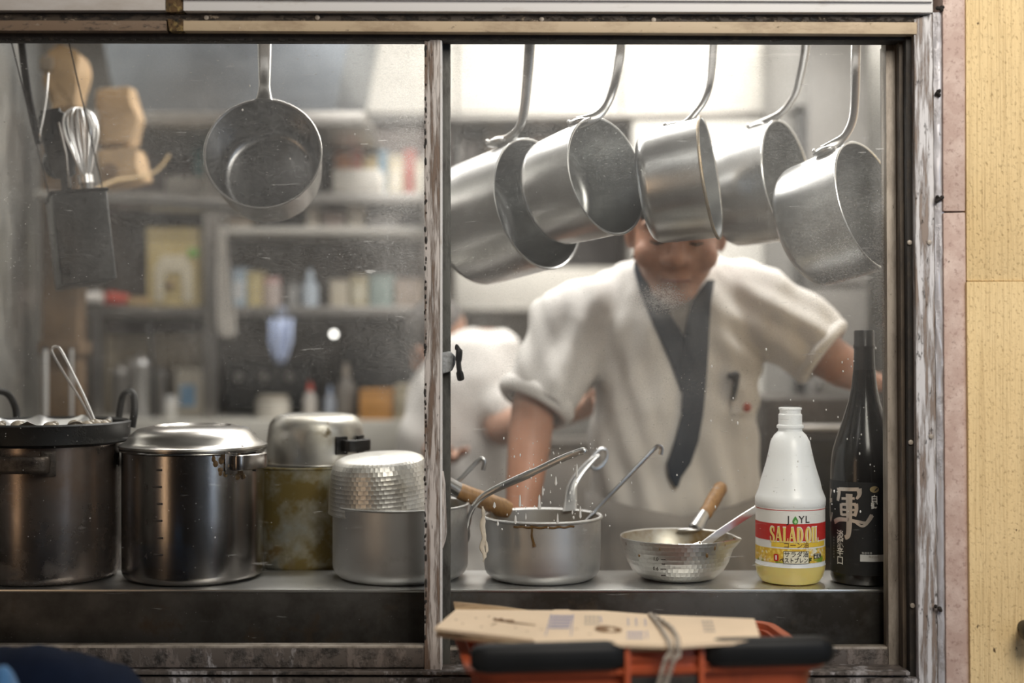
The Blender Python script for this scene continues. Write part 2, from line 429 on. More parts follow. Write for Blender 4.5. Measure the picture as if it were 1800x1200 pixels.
frame_piece('track_rail', [(-520, 35), (292, 36), (292, 54), (-520, 53)], -.021, .03, m_brown_rail)
frame_piece('track_rail', [(322, 36), (1612, 39), (1612, 60), (322, 54)], -.021, .03, m_beige_rail)
frame_piece('rail_joint', [(294, 33), (321, 33), (323, 55), (297, 54)], -.020, .03, m_rust)
frame_piece('head_recess', [(-520, 50), (1606, 54), (1606, 71), (-520, 67)], -.002, .033, m_black)  # black colour paints the shade under the header
frame_piece('jamb_cover', [(1607, 34), (1640, 24), (1645, 700), (1650, 1300), (1616, 1300), (1611, 700)], -.019, .12, m_white_flake)
frame_piece('jamb_channel', [(1580, 60), (1609, 60), (1616, 1260), (1588, 1260)], .012, .12, m_channel)
frame_piece('jamb_channel', [(1592, 62), (1609, 62), (1616, 1260), (1600, 1260)], -.004, .12, m_black)  # black strip paints the dark of the jamb recess
# wrinkled edge strip: an uneven sheet
bm = B(); N = 90; cols = 5; vg = []
for i in range(N+1):
    py = 22+(1280-22)*i/N; row = []
    xl = 1640+(10*i/N); xr = 1657+(8*i/N)
    for j in range(cols+1):
        px = xl+(xr-xl)*j/cols
        p = W(px+ (noise.noise(Vector((i*.6, 3, 0)))*1.6 if j in (0, cols) else 0), py, -.021)
        k = .004*noise.noise(Vector((j*.5, i*.42, 0)))*(1 if 25 < i < 60 else .45)
        p.y += k-.002*math.sin(PI*j/cols); row.append(bm.verts.new(p))
    vg.append(row)
for i in range(N):
    for j in range(cols): bm.faces.new((vg[i][j], vg[i+1][j], vg[i+1][j+1], vg[i][j+1]))
ext = bmesh.ops.extrude_face_region(bm, geom=bm.faces[:])
for v in [g for g in ext['geom'] if isinstance(g, bmesh.types.BMVert)]: v.co.y += .06
obj('edge_strip', bm, m_seal, fr, sharp=60)
for i, (px, py) in enumerate([(1652, 164), (1652, 350), (1650, 1070), (1653, 15)]):       # crusts of black mastic
    bm = B()
    for k in range(5): ball(bm, W(px+random.uniform(-6, 6), py+random.uniform(-5, 5), -.026), L(4.5, 0)*random.uniform(.6, 1.1), .004, L(3.5, 0), u=8, v=6)
    obj('mastic_lump', bm, m_black, fr)
for (px, py, yy) in [(363, 31, -.017), (558, 31, -.017), (952, 34, -.017), (1149, 35, -.017), (1599, 426, -.006), (1634, 426, -.020), (1601, 777, -.006), (1637, 767, -.020), (1604, 1064, -.006), (1560, 303, -.017)][:9]:
    bm = B(); m = Matrix.Translation(W(px, py, yy)) @ Matrix.Rotation(PI/2, 4, 'X')
    lathe(bm, [(0, .0014), (.0012, .0016), (.0034, .0010), (.0036, -.001), (0, -.001)], m, 14); obj('screw', bm, m_stile_grey, fr)
# bottom track
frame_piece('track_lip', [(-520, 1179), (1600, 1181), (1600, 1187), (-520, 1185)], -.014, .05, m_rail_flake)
frame_piece('bottom_track', [(-520, 1174), (1612, 1176), (1612, 1196), (-520, 1196)], .004, .12, m_black)
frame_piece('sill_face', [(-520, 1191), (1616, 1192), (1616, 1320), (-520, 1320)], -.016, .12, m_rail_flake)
# flakes of thick old paint hanging on under the track rail
bm = B()
for k in range(150):
    px = random.uniform(330, 1600); 
    if random.random() < .35: px = random.uniform(-100, 300)
    p = W(px, 68+random.uniform(-2, 2.5), -.001); s = L(random.uniform(1.5, 5), 0)
    ball(bm, p, s*1.6, .002, s*.7, u=6, v=4)
tag(obj('paint_crust', bm, m_black, fr), kind='stuff')

# ------------------------------------------------------------------ sliding windows
def haze_left(px, py):
    g = lambda x, y, sx, sy: math.exp(-((px-x)/sx)**2-((py-y)/sy)**2)
    h = .038+.22*g(735, 200, 85, 240)+.05*g(250, 250, 120, 160)+.26*g(745, 770, 50, 120)+.05*g(20, 330, 70, 300)+.07*g(480, 120, 200, 120)+.10*g(700, 520, 60, 200)
    h += .07*g(400, 520, 280, 240)
    return h*(1 if py < 620 else max(.01, 1-(py-620)/140))
def haze_right(px, py):
    g = lambda x, y, sx, sy: math.exp(-((px-x)/sx)**2-((py-y)/sy)**2)
    h = .055+.10*g(1000, 120, 400, 160)+.20*g(1475, 470, 80, 120)+.22*g(1550, 480, 16, 200)+.14*g(1165, 525, 44, 26)*3.2+.12*g(860, 640, 90, 150)+.04*g(1400, 300, 200, 300)+.07*g(1120, 720, 200, 180)
    return h*(1 if py < 700 else max(.012, 1-(py-700)/170))
def pane(name, x0, y0, x1, y1, yf, hz, parent):
    """a 4 mm sheet; its street face carries the condensation"""
    bm = B(); nx, ny = 90, 90; vg = []; lay = bm.verts.layers.float.new('haze')
    for i in range(ny+1):
        row = []
        for j in range(nx+1):
            px = x0+(x1-x0)*j/nx; py = y0+(y1-y0)*i/ny
            v = bm.verts.new(W(px, py, yf)); n = noise.fractal(Vector((px/70., py/110., 3.)), .6, 2., 4)
            v[lay] = max(.001, hz(px, py)*(1+.22*n)); row.append(v)
        vg.append(row)
    for i in range(ny):
        for j in range(nx): bm.faces.new((vg[i][j], vg[i+1][j], vg[i+1][j+1], vg[i][j+1])).material_index = 0
    c = [vg[0][0], vg[ny][0], vg[ny][nx], vg[0][nx]]
    b = [bm.verts.new(v.co+Vector((0, .004, 0))) for v in c]
    bm.faces.new(b[::-1]).material_index = 1
    return obj(name, bm, [m_glass, m_clear], parent, smooth=False, recalc=False)
w1 = struct('window_1', W(300, 1170, .014), 'outer sliding sash with steamed glass in front of the stock pots')
def wp(name, poly, ya, yb, mat, w, bev=.001):
    bm = B(); slab(bm, poly, ya, yb, bev); return obj(name, bm, mat, w)
wp('stile', [(746, 60), (775, 60), (775, 1192), (746, 1192)], .0, .028, m_stile_flake, w1)
wp('stile', [(773.5, 60), (776.5, 60), (776.5, 1192), (773.5, 1192)], -.0015, .0275, m_alu_white, w1, .0004)
wp('stile', [(-520, 60), (-490, 60), (-490, 1192), (-520, 1192)], .0, .028, m_stile_flake, w1)
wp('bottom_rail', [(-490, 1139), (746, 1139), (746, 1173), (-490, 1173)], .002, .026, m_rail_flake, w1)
wp('bottom_rail', [(-490, 1135), (746, 1135), (746, 1140), (-490, 1140)], .004, .026, m_stile_grey, w1, .0006)
wp('top_rail', [(-490, 50), (746, 50), (746, 68), (-490, 66)], .003, .026, m_black, w1)
pane('glass', -490, 62, 748, 1138, .013, haze_left, w1)
bm = B()
for k in range(90):                                                 # crumbled black putty along the stile
    py = random.uniform(80, 1130); s = L(random.uniform(1.2, 3.4), 0)
    ball(bm, W(747.5+random.uniform(-1, 2.0), py, .000), s*.8, .0016, s*random.uniform(1, 2.2), u=6, v=5)
tag(obj('putty', bm, m_black, w1), kind='stuff')
bm = B()
for k in range(330):                                                # grease specks and scratches on the pane
    x = random.uniform(5, 742); y = 80+900*random.random()**1.6
    if y < 330: a_, b_ = random.uniform(1.0, 4.5), random.uniform(.4, .8)
    else: a_, b_ = random.uniform(.5, 1.3), random.uniform(.5, 1.5)
    if k % 37 == 0: a_, b_ = random.uniform(2, 4), random.uniform(2, 4)
    ball(bm, W(x, y, .0128), L(a_, 0)*.6, .0007, L(b_, 0)*.6, u=6, v=4)
tag(obj('specks', bm, plain('pale_grease_speck', (.55, .53, .50), .5, var=.2, scale=90), w1), kind='stuff')
w2 = struct('window_2', W(1180, 1170, .048), 'inner sliding sash with steamed glass in front of the cook')
wp('stile', [(770, 60), (791, 60), (791, 1192), (770, 1192)], .034, .062, m_stile_dark, w2)
wp('stile', [(1557, 62), (1584, 62), (1590, 1180), (1562, 1180)], .034, .062, m_stile_grey, w2)
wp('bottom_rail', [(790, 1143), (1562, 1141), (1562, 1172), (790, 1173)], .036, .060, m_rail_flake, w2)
wp('bottom_rail', [(790, 1139), (1562, 1137), (1562, 1143), (790, 1144)], .038, .060, m_stile_grey, w2, .0006)
wp('top_rail', [(790, 52), (1562, 54), (1562, 72), (790, 69)], .037, .060, m_black, w2)
pane('glass', 788, 62, 1560, 1142, .047, haze_right, w2)
# thick blister of paint on the stile, latch
bm = B(); capsule(bm, [(W(776+dx, py, .012), L(w_, 0)) for (dx, py, w_) in [(1, 830, 3), (2.5, 850, 4.5), (3, 880, 4.8), (4, 910, 5), (4.5, 935, 5.2), (3, 950, 4), (1, 962, 2)]], 8)
obj('paint_blister', bm, m_stile_flake, w1)
bm = B(); slab(bm, [(777, 619), (791, 617), (800, 626), (800, 640), (794, 652), (778, 657)], .022, .040, .002); lp = obj('latch', bm, worn('grey_latch_plate', (.34, .36, .37), [((.16, .16, .16), 60, (1, 1, 1), .5, .7, 1)], .5, .3), w2)
bm = B(); sweep(bm, catmull([W(802, 610, .012), W(807, 616, .008), W(806, 636, .008), W(808, 655, .008), W(810, 666, .012)], 5), [L(x, 0) for x in [3.5]*5+[6]*5+[4.6]*5+[6.5]*6], .006, side=(1, 0, 0)); h = obj('handle', bm, m_blackpl, lp)
# dried drips and splashes on the glass of window_2
m_drip = plain('dried_milky_drip', (.62, .56, .45), .4, var=.2, scale=60)
m_drop = plain('pale_water_drop', (.66, .66, .63), .25, var=.1)
for (pts) in [[(848, 890, 1.5), (850, 905, 3.2), (848, 925, 5.0), (851, 945, 4.2), (847, 962, 4.6), (852, 976, 3.4), (849, 987, 1.2)], [(853, 945, 1), (856, 965, 2.6), (854, 975, 1)]]:
    bm = B(); sweep(bm, catmull([W(x, y, .0455) for x, y, r in pts], 4), [L(max(.6, r*1), 0) for r in [pts[min(int(i/4+.5), len(pts)-1)][2] for i in range(4*(len(pts)-1)+1)]], .0016, side=(1, 0, 0), seg=8); obj('dried_drip', bm, m_drip, w2)
drops = [(906, 908, 918, 3), (914, 872, 888, 2.6), (948, 872, 893, 3), (869, 885, 890, 3), (875, 918, 921, 2.5), (980, 905, 918, 2.5), (1020, 892, 908, 2.6), (1014, 818, 838, 2.4), (1006, 898, 901, 2), (977, 840, 850, 2.6), (954, 857, 868, 2), (924, 905, 910, 2)]
for (x, ya_, yb_, r) in drops:
    bm = B(); sweep(bm, [W(x, ya_-3, .0455), W(x, ya_, .0455), W(x, (ya_+yb_)/2, .0455), W(x, yb_, .0455), W(x, yb_+3, .0455)], [L(.4, 0), L(r*.6, 0), L(r*.7, 0), L(r, 0), L(.5, 0)], .0014, side=(1, 0, 0), seg=8); obj('water_drop', bm, m_drop, w2)
bm = B()
for k in range(170):
    x = random.gauss(955, 65); y = random.uniform(770, 930)
    if random.random() < .35: x, y = random.uniform(1180, 1540), random.uniform(610, 900)
    if not 795 < x < 1552: continue
    s = L(random.uniform(.5, 1.7), 0); ball(bm, W(x, y, .0462), s, .001, s*random.uniform(1, 2.2), u=6, v=4)
tag(obj('splashes', bm, m_drop, w2), kind='stuff')

# ------------------------------------------------------------------ counter shelf right behind the glass
YS = .085                                       # front edge of the shelf
ZS = W(0, 1035.5, YS).z
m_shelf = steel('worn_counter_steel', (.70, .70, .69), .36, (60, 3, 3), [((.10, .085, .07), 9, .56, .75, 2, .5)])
m_apron = steel('grimy_shaded_apron_steel', (.12, .112, .105), .5, (40, 3, 3), [((.022, .017, .012), 5, .40, .62, 2, .6), ((.07, .048, .03), 18, .55, .68, 6, .65)], metal=.75)  # grime, plus the shade down here put into the base colour
sh = thing('counter_shelf', (0, YS, ZS), 'long grimy steel counter shelf under the pots and bottles', 'shelf')
bm = B(); box(bm, -1.2, .615, YS, .262, ZS-.005, ZS, .0018); obj('worktop', bm, m_shelf, sh)
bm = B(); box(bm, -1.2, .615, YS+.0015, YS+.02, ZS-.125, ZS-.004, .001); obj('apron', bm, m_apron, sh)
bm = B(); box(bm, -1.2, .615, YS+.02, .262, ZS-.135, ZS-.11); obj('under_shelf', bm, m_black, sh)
for x in (-1.1, -.3, .5):
    bm = B(); box(bm, x, x+.04, .15, .22, 0, ZS-.12, .004); obj('leg', bm, m_steel_grey, sh)
# ------------------------------------------------------------------ pots
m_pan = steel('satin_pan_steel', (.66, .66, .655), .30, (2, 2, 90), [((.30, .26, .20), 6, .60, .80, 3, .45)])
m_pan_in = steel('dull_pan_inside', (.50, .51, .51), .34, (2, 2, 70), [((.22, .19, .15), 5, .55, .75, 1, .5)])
m_handle = steel('worn_handle_steel', (.58, .575, .57), .28, (20, 20, 20), [((.30, .26, .2), 12, .62, .8, 2, .45)])
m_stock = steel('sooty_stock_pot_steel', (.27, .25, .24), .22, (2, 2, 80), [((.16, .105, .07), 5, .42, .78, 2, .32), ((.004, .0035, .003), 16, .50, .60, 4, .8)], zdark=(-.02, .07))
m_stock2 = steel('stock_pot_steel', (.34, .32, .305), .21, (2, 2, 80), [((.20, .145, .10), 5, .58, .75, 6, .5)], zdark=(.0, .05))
m_lid = steel('satin_lid_steel', (.62, .60, .57), .27, (30, 30, 3), [((.25, .2, .15), 9, .62, .75, 3, .5)])
m_green = steel('stained_old_pot', (.50, .50, .44), .40, (3, 3, 30), [((.17, .125, .035), 6.5, .43, .58, 2, .6), ((.40, .42, .37), 9, .52, .70, 8, .65), ((.11, .07, .02), 15, .58, .66, 5, .7)], metal=.8)
m_alu = steel('old_aluminium_pot', (.60, .585, .55), .36, (2, 2, 50), [((.32, .29, .22), 8, .50, .68, 2, .55), ((.16, .12, .06), 22, .60, .68, 4, .65)])
m_alu2 = steel('grey_aluminium_pot', (.68, .675, .665), .46, (2, 2, 70), [((.30, .28, .25), 7, .56, .74, 2, .5)])
m_inside = steel('cooked_pot_inside', (.48, .46, .43), .42, (3, 3, 40), [((.24, .17, .08), 9, .48, .66, 2, .6)], metal=.8)
m_burn = worn('burnt_on_grease', (.10, .055, .018), [((.30, .21, .10), 60, (1, 1, 1), .50, .66, 1), ((.015, .01, .008), 45, (1, 1, 1), .56, .66, 3)], .6, bump=.8)
m_syrup = plain('brown_sauce_drip', (.16, .085, .025), .3, var=.2)
def hammered():
    t = NT('hammered_aluminium')
    # dimples in rows round the wall
    sx = t.sep(); ang = t.math('ARCTAN2', sx[1], sx[0])
    u = t.math('MULTIPLY', ang, 62/(2*PI)); v = t.math('DIVIDE', sx[2], .0068)
    row = t.math('FLOOR', v); u2 = t.math('ADD', u, t.math('MULTIPLY', t.math('MODULO', t.math('ABSOLUTE', row), 2.), .5))
    fu = t.math('SUBTRACT', t.math('FRACT', u2), .5); fv = t.math('SUBTRACT', t.math('FRACT', v), .5)
    d = t.math('ADD', t.math('MULTIPLY', fu, fu), t.math('MULTIPLY', fv, fv))
    n1 = t.noise(8, detail=5, off=2)
    c = t.mix(t.rng(n1, .55, .72), (.72, .705, .67), (.42, .37, .28))
    nrm = t.bump(d, .30, .003)
    t.bsdf(c, .40, 1.0, nrm); return t.m
m_hammer = hammered()
def wood():
    t = NT('turned_handle_wood')
    g = t.noise(40, (6, 6, .5), detail=4)
    t.bsdf(t.mix(t.rng(g, .3, .7), (.36, .20, .08), (.20, .105, .04)), .5, 0, t.bump(g, .2, .001)); return t.m
m_wood = wood()

def arc_profile(R, Rb, Hh, fil, th, roll, inner_only=False):
    """outer skin from the base centre up, rolled rim, inner skin down"""
    o = [(0, 0), (Rb-fil, 0)]
    for k in range(1, 6):
        a = k/5*PI/2; o.append((Rb-fil+fil*math.sin(a), fil-fil*math.cos(a)))
    o += [(Rb+(R-Rb)*.5, Hh*.5), (R, Hh-roll*1.2)]
    rim = [(R+roll*.9, Hh-roll*.7), (R+roll*1.1, Hh), (R+roll*.6, Hh+roll*.6), (R-th*.3, Hh+roll*.6), (R-th, Hh)]
    i = [(R-th, Hh-roll), (Rb+(R-Rb)*.5-th, Hh*.5), (Rb-th, fil)]
    f2 = max(fil-th, .003)
    for k in range(1, 6):
        a = k/5*PI/2; i.append((Rb-th-f2+f2*math.cos(a), th+f2-f2*math.sin(a)))
    i.append((0, th))
    return o+rim, [rim[-1]]+i

def pot_shell(t, R, Rb, Hh, mtx, mo, mi, fil=.018, th=.0025, roll=.0022, seg=72):
    po, pi_ = arc_profile(R, Rb, Hh, fil, th, roll)
    bm = B(); lathe(bm, po, mtx, seg); obj('body', bm, mo, t, recalc=False)
    bm = B(); lathe(bm, pi_, mtx, seg); obj('inside', bm, mi, t, recalc=False)

# --- saucepans hanging by their handles
YR = .215
def hang_pan(name, label, C, y, a, k, up, Lpx, base, hpts, hw, att, fil=.020, flare=0., extra=None, foot=True, mats=None, grp='saucepans hanging in the window'):
    """C rim centre on the photo, a rim radius px, k tilt towards the street, up the photo direction of the axis (dx, dy-up)"""
    c = W(*C, y); v = (c-Vector((0, -D, ZC))); dist = v.y; v.normalize()
    e1 = Vector((1, 0, 0)); e1 = (e1-v*e1.dot(v)).normalized(); e2 = e1.cross(v)
    u = Vector(up).normalized(); s = math.sqrt(1-k*k)
    n = (e1*u.x+e2*u.y)*s-v*k; n.normalize()
    R = a/F*dist; Hh = Lpx/F*dist
    hx = Vector((0, 0, 1)); rot = basis(n, hx); org = c-n*Hh
    t = thing(name, org, label, 'saucepan', grp, rot=rot)
    mtx = Matrix.Translation(org) @ rot.to_4x4()
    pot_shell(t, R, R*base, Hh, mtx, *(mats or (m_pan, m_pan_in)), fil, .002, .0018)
    # cast handle: foot riveted to the wall, neck sweeping up to the rail
    pts = [W(px, py, yy) for px, py, yy in hpts]
    path = catmull(pts, 7); n_ = len(path)
    ws = []
    for i in range(n_):
        f = i/(n_-1)
        ws.append(L(hw, y)*(1.25-.45*min(1, f*3) if f < .33 else .80+.35*(f-.33)))
    bm = B(); sweep(bm, path, ws, [w*.55 for w in ws], side=(1, 0, 0) if att is None else att, seg=12, power=.8)
    h = obj('handle', bm, m_handle, t, sharp=50)
    # eye at the end, hooked over the rail
    e = path[-1]; eye = [Vector((e.x, e.y+.016*math.cos(q), e.z+.016+.016*math.sin(q))) for q in [2*PI*i/20 for i in range(20)]]
    bm = B(); sweep(bm, eye, .0042, seg=8, loop=True); obj('hanging_eye', bm, m_handle, h)
    p0 = pts[0]
    if not foot: return t, mtx, R, Hh
    bm = B(); ball(bm, p0, .0075, .012, .019, mtx=rot.to_3x3())
    obj('handle_foot', bm, m_handle, h)
    for q in (-.011, .011):
        bm = B(); ball(bm, p0+rot @ Vector((.004, q*.7, -.012)), .0036, u=10, v=8); obj('rivet', bm, m_chrome, h)
    if extra: extra(t, mtx, R, Hh)
    return t, mtx, R, Hh
def browned(t, mtx, R, Hh):
    bm = B(); lathe(bm, [(R+.0018+.0022*math.cos(q), Hh-.001+.0026*math.sin(q)) for q in [2*PI*i/8 for i in range(8)]], mtx, 72, closed=True); tag(obj('browned_rim', bm, steel('browned_rim_steel', (.42, .36, .27), .36, stains=[((.20, .13, .06), 16, .45, .62, 2, .6)]), t), 'rim stained brown')
def marks(t, mtx, R, Hh, angs, zf):
    af = max([k*.02 for k in range(315)], key=lambda a: -(mtx.to_3x3() @ Vector((math.cos(a), math.sin(a), 0))).y); angs = [af+.15, af-.5]
    for a_, z_ in zip(angs, zf):
        bm = B(); p = mtx @ Vector((math.cos(a_)*(R*.985), math.sin(a_)*(R*.985), Hh*z_)); ball(bm, p, .0055, .0055, .0085, u=8, v=6); obj('burnt_spot', bm, m_black, t)
zr = W(900, 44, YR).z
def hp(l): return l
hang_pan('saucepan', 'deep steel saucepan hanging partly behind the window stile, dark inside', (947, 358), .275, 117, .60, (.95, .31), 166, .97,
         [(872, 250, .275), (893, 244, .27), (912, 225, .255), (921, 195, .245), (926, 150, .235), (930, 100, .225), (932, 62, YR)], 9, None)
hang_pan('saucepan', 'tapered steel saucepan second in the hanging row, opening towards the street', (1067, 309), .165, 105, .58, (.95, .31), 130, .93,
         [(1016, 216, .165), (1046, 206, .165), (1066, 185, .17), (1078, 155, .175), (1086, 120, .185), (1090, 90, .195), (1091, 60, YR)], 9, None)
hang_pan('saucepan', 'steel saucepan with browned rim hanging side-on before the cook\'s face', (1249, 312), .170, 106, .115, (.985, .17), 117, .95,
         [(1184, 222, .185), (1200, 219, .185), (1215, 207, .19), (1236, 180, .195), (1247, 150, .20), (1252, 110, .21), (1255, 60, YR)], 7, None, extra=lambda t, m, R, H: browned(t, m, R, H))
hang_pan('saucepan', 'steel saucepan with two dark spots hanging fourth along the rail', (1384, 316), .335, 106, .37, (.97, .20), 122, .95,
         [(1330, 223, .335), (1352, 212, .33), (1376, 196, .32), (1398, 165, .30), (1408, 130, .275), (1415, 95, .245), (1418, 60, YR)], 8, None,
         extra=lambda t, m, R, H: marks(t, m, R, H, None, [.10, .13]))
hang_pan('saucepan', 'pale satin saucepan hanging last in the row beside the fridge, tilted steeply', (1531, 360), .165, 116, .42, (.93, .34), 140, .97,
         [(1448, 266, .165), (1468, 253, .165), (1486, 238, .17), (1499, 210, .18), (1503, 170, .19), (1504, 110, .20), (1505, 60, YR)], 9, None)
# single pan over the stock pots; darker steel paints its backlit shade
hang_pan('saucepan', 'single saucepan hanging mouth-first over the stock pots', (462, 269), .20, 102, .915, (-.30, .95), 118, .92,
         [(464, 176, .17), (464.5, 165, .172), (465, 145, .18), (465, 115, .19), (465, 90, .20), (465, 60, YR)], 12.5, None, foot=False, mats=(steel('worn_backlit_pan_steel', (.40, .385, .37), .34, stains=[((.20, .16, .12), 9, .58, .72, 2, .5)]), steel('worn_backlit_pan_inside', (.26, .26, .265), .27, stains=[((.2, .17, .14), 8, .56, .74, 4, .5)])), grp='saucepan on its own')
# rail
bm = B(); rod(bm, (-1.05, YR, zr+.012), (.70, YR, zr+.012), .006, 14)
rail = thing('hanging_rail', (0, YR, zr), 'steel rail above the window from which the saucepans hang', 'rail')
obj('bar', bm, m_chrome, rail)
for x in (-1.05, -.2, .70):
    bm = B(); sweep(bm, [Vector((x, YR, zr+.012)), Vector((x, .17, zr+.02)), Vector((x, .138, zr+.03))], .006); obj('bracket', bm, m_chrome, rail)

# --- pots standing on the shelf
def stand(cx, Rpx, y=None):
    """centre depth so that the pot just clears the shelf edge"""
    R = .1
    for _ in range(12):
        yc = (YS+.010+R) if y is None else y
        R = Rpx/F*(D+yc)
    return R, yc, W(cx, 600, yc).x
def rim_z(R, yc, py): return ZC-(py-HY)/F*(D+yc-R)
def bracket(t, c, R, ang, z, w, out, mat, th=.004, hgt=.022):
    """strap handle bent round two posts and plated to the wall"""
    def P(a, r, zz): return Vector((c[0]+r*math.sin(a), c[1]-r*math.cos(a), zz))
    d = w/R/2
    bm = B(); path = catmull([P(ang-d, R-.001, z), P(ang-d*.98, R+out*.7, z), P(ang-d*.7, R+out, z), P(ang, R+out*1.05, z), P(ang+d*.7, R+out, z), P(ang+d*.98, R+out*.7, z), P(ang+d, R-.001, z)], 5)
    sweep(bm, path, hgt/2, th/2, side=(0, 0, 1), seg=10, power=.5); h = obj('handle', bm, mat, t, sharp=50)
    for s in (-1, 1):
        bm = B(); a = ang+s*d; m = Matrix.Translation(P(a, R, z)) @ basis((math.sin(a), -math.cos(a), 0), (0, 0, 1)).to_4x4()
        box(bm, -hgt*.75, hgt*.75, -.011, .011, -.001, .0035, .0012, m); obj('mounting_plate', bm, mat, h)

# 1: stock pot with the iron wok sitting in it
R1, Y1, X1 = stand(84, 122); H1 = rim_z(R1, Y1, 781)-ZS
t = thing('stock_pot', (X1, Y1, ZS), 'sooty steel stock pot with a black iron wok sitting in its mouth', 'stock pot')
mt = Matrix.Translation((X1, Y1, ZS)); pot_shell(t, R1, R1, H1, mt, m_stock, m_inside, .014, .002, .003)
bracket(t, (X1, Y1), R1, -.07, ZS+H1-.030, .088, .022, worn('sooty_handle', (.10, .08, .065), [((.02, .016, .014), 30, (1, 1, 1), .4, .65, 1)], .4, .6), .005, .026)
bracket(t, (X1, Y1), R1, PI-.07, ZS+H1-.030, .088, .022, m_darkmetal, .005, .026)
m_wok = worn('black_iron_wok', (.006, .0055, .005), [((.02, .017, .014), 20, (1, 1, 1), .55, .75, 1)], .5, .1, bump=.5)
Rw = L(140, Y1); Zw = ZS+H1+.030
t = thing('iron_wok', (X1, Y1, Zw-.03), 'black two-eared iron wok resting in the mouth of the sooty stock pot', 'wok')
prof = [(0, -.050), (.03, -.049), (.06, -.044), (.09, -.034), (R1-.012, -.012), (R1-.004, -.006), (Rw-.004, -.004), (Rw, -.001), (Rw, .0), (Rw+.001, .022), (Rw+.002, .0275), (Rw-.002, .030), (Rw-.005, .027), (Rw-.007, .006), (.10, -.022), (.07, -.034), (.03, -.043), (0, -.045)]
bm = B(); lathe(bm, prof, Matrix.Translation((X1, Y1, Zw-.03)), 72); obj('bowl', bm, m_wok, t, recalc=False)
def ear(a, name='ear'):
    c_ = Vector((X1+Rw*math.sin(a), Y1-Rw*math.cos(a), Zw-.008)); T = Vector((math.cos(a), math.sin(a), 0)); O = Vector((math.sin(a), -math.cos(a), 0))
    pts = [c_-T*.031-Vector((0, 0, .006)), c_-T*.032+O*.004+Vector((0, 0, .022)), c_-T*.020+O*.007+Vector((0, 0, .046)), c_+T*.003+O*.008+Vector((0, 0, .052)), c_+T*.027+O*.007+Vector((0, 0, .044)), c_+T*.033+O*.004+Vector((0, 0, .020)), c_+T*.031-Vector((0, 0, .006))]
    bm = B(); sweep(bm, catmull(pts, 6), .0062, .0048, seg=10); obj(name, bm, m_wok, t)
ear(2.2); ear(-2.2)
# broth and fluted strainer in the wok, wire skimmer
bm = B(); prof = [(0, -.018), (Rw*.5, -.016), (Rw-.012, -.010)]; lathe(bm, prof, Matrix.Translation((X1, Y1, Zw-.0)), 40)
broth = obj('broth', bm, plain('oily_broth', (.10, .07, .045), .12, var=.3, scale=30), t); 
bm = B(); seg = 96; rings = []
for (r_, dz, am) in [(.03, -.030, 0), (.075, -.022, .003), (.103, -.006, .008), (.104, -.0055, .0085), (.101, -.008, .008), (.073, -.025, .003), (.03, -.033, 0)]:
    ring = []
    for i in range(seg):
        q = 2*PI*i/seg; w_ = abs(math.sin(q*4.5+.5)); rr = r_*(1+.02*(1-w_)) ; ring.append(bm.verts.new((X1-.004+rr*math.cos(q), Y1+rr*math.sin(q), Zw+.002+dz+am*(1-w_)**1.6)))
    rings.append(ring)
for A_, C_ in zip(rings[:-1], rings[1:]):
    for i in range(seg): bm.faces.new((A_[i], A_[(i+1) % seg], C_[(i+1) % seg], C_[i]))
bm.faces.new(rings[0][::-1]); bm.faces.new(rings[-1])
tag(obj('fluted_dish', bm, m_pan, loc=(X1-.004, Y1, Zw-.02)), 'fluted steel dish lying inside the black iron wok', 'dish')
for k, (dx, dy) in enumerate([(-.055, -.07), (-.02, -.082), (.03, -.08), (.062, -.062), (.078, -.050), (.088, -.040), (.097, -.026)]):
    bm = B(); ball(bm, (X1+dx, Y1+dy, Zw-.004), .011, .010, .007+.002*(k % 2)); ball(bm, (X1+dx+.006, Y1+dy+.003, Zw-.001), .006, .006, .005)
    tag(obj('simmering_lump', bm, plain('pale_simmered_food', (.42, .36, .28), .2, var=.3, scale=60), loc=(X1+dx, Y1+dy, Zw-.004)), '%s pale lump of food along the black wok\'s front rim, counted towards its ear' % ('first', 'second', 'third', 'fourth', 'fifth', 'sixth', 'seventh')[k], 'food', 'lumps floating in the wok')
t = thing('wire_skimmer', W(165, 742, Y1), 'wire-handled skimmer leaning out of the black wok', 'skimmer')
bm = B(); sweep(bm, catmull([W(166, 748, Y1-.01), W(140, 700, Y1), W(112, 655, Y1+.01), W(93, 622, Y1+.02), W(92, 612, Y1+.022), W(99, 609, Y1+.022), W(108, 616, Y1+.02), W(128, 655, Y1+.01), W(150, 700, Y1), W(170, 748, Y1-.01)], 6), .0021, seg=8); obj('wire_handle', bm, m_chrome, t)
bm = B(); c_ = W(160, 752, Y1-.012); ball(bm, c_, .028, .026, .010); obj('basket', bm, m_pan, t)

# 2: lidded stock pot
R2, Y2, X2 = stand(340, 122.5); H2 = rim_z(R2, Y2, 797)-ZS
t = thing('stock_pot', (X2, Y2, ZS), 'lidded steel stock pot with stamped measuring marks and a burnt handle', 'stock pot')
mt = Matrix.Translation((X2, Y2, ZS)); pot_shell(t, R2, R2, H2, mt, m_stock2, m_inside, .014, .002, .0040)
ld = B(); rl = L(128, Y2)
lathe(ld, [(0, .034), (.040, .0335), (.058, .034), (.061, .0365), (.066, .036), (.088, .031), (.100, .021), (.105, .012), (rl-.005, .008), (rl, .006), (rl+.0005, .003), (rl-.002, .001), (rl-.001, -.002), (rl-.004, -.004), (R2+.001, -.003), (R2+.001, 0), (.098, .010), (.085, .026), (0, .031)], Matrix.Translation((X2, Y2, ZS+H2)), 72)
tag(obj('pot_lid', ld, m_lid, loc=(X2, Y2, ZS+H2), recalc=False), 'domed satin steel lid on the pot with stamped measuring marks', 'lid')
bracket(t, (X2, Y2), R2, 1.02, ZS+H2-.016, .062, .020, m_stock2, .005, .024)
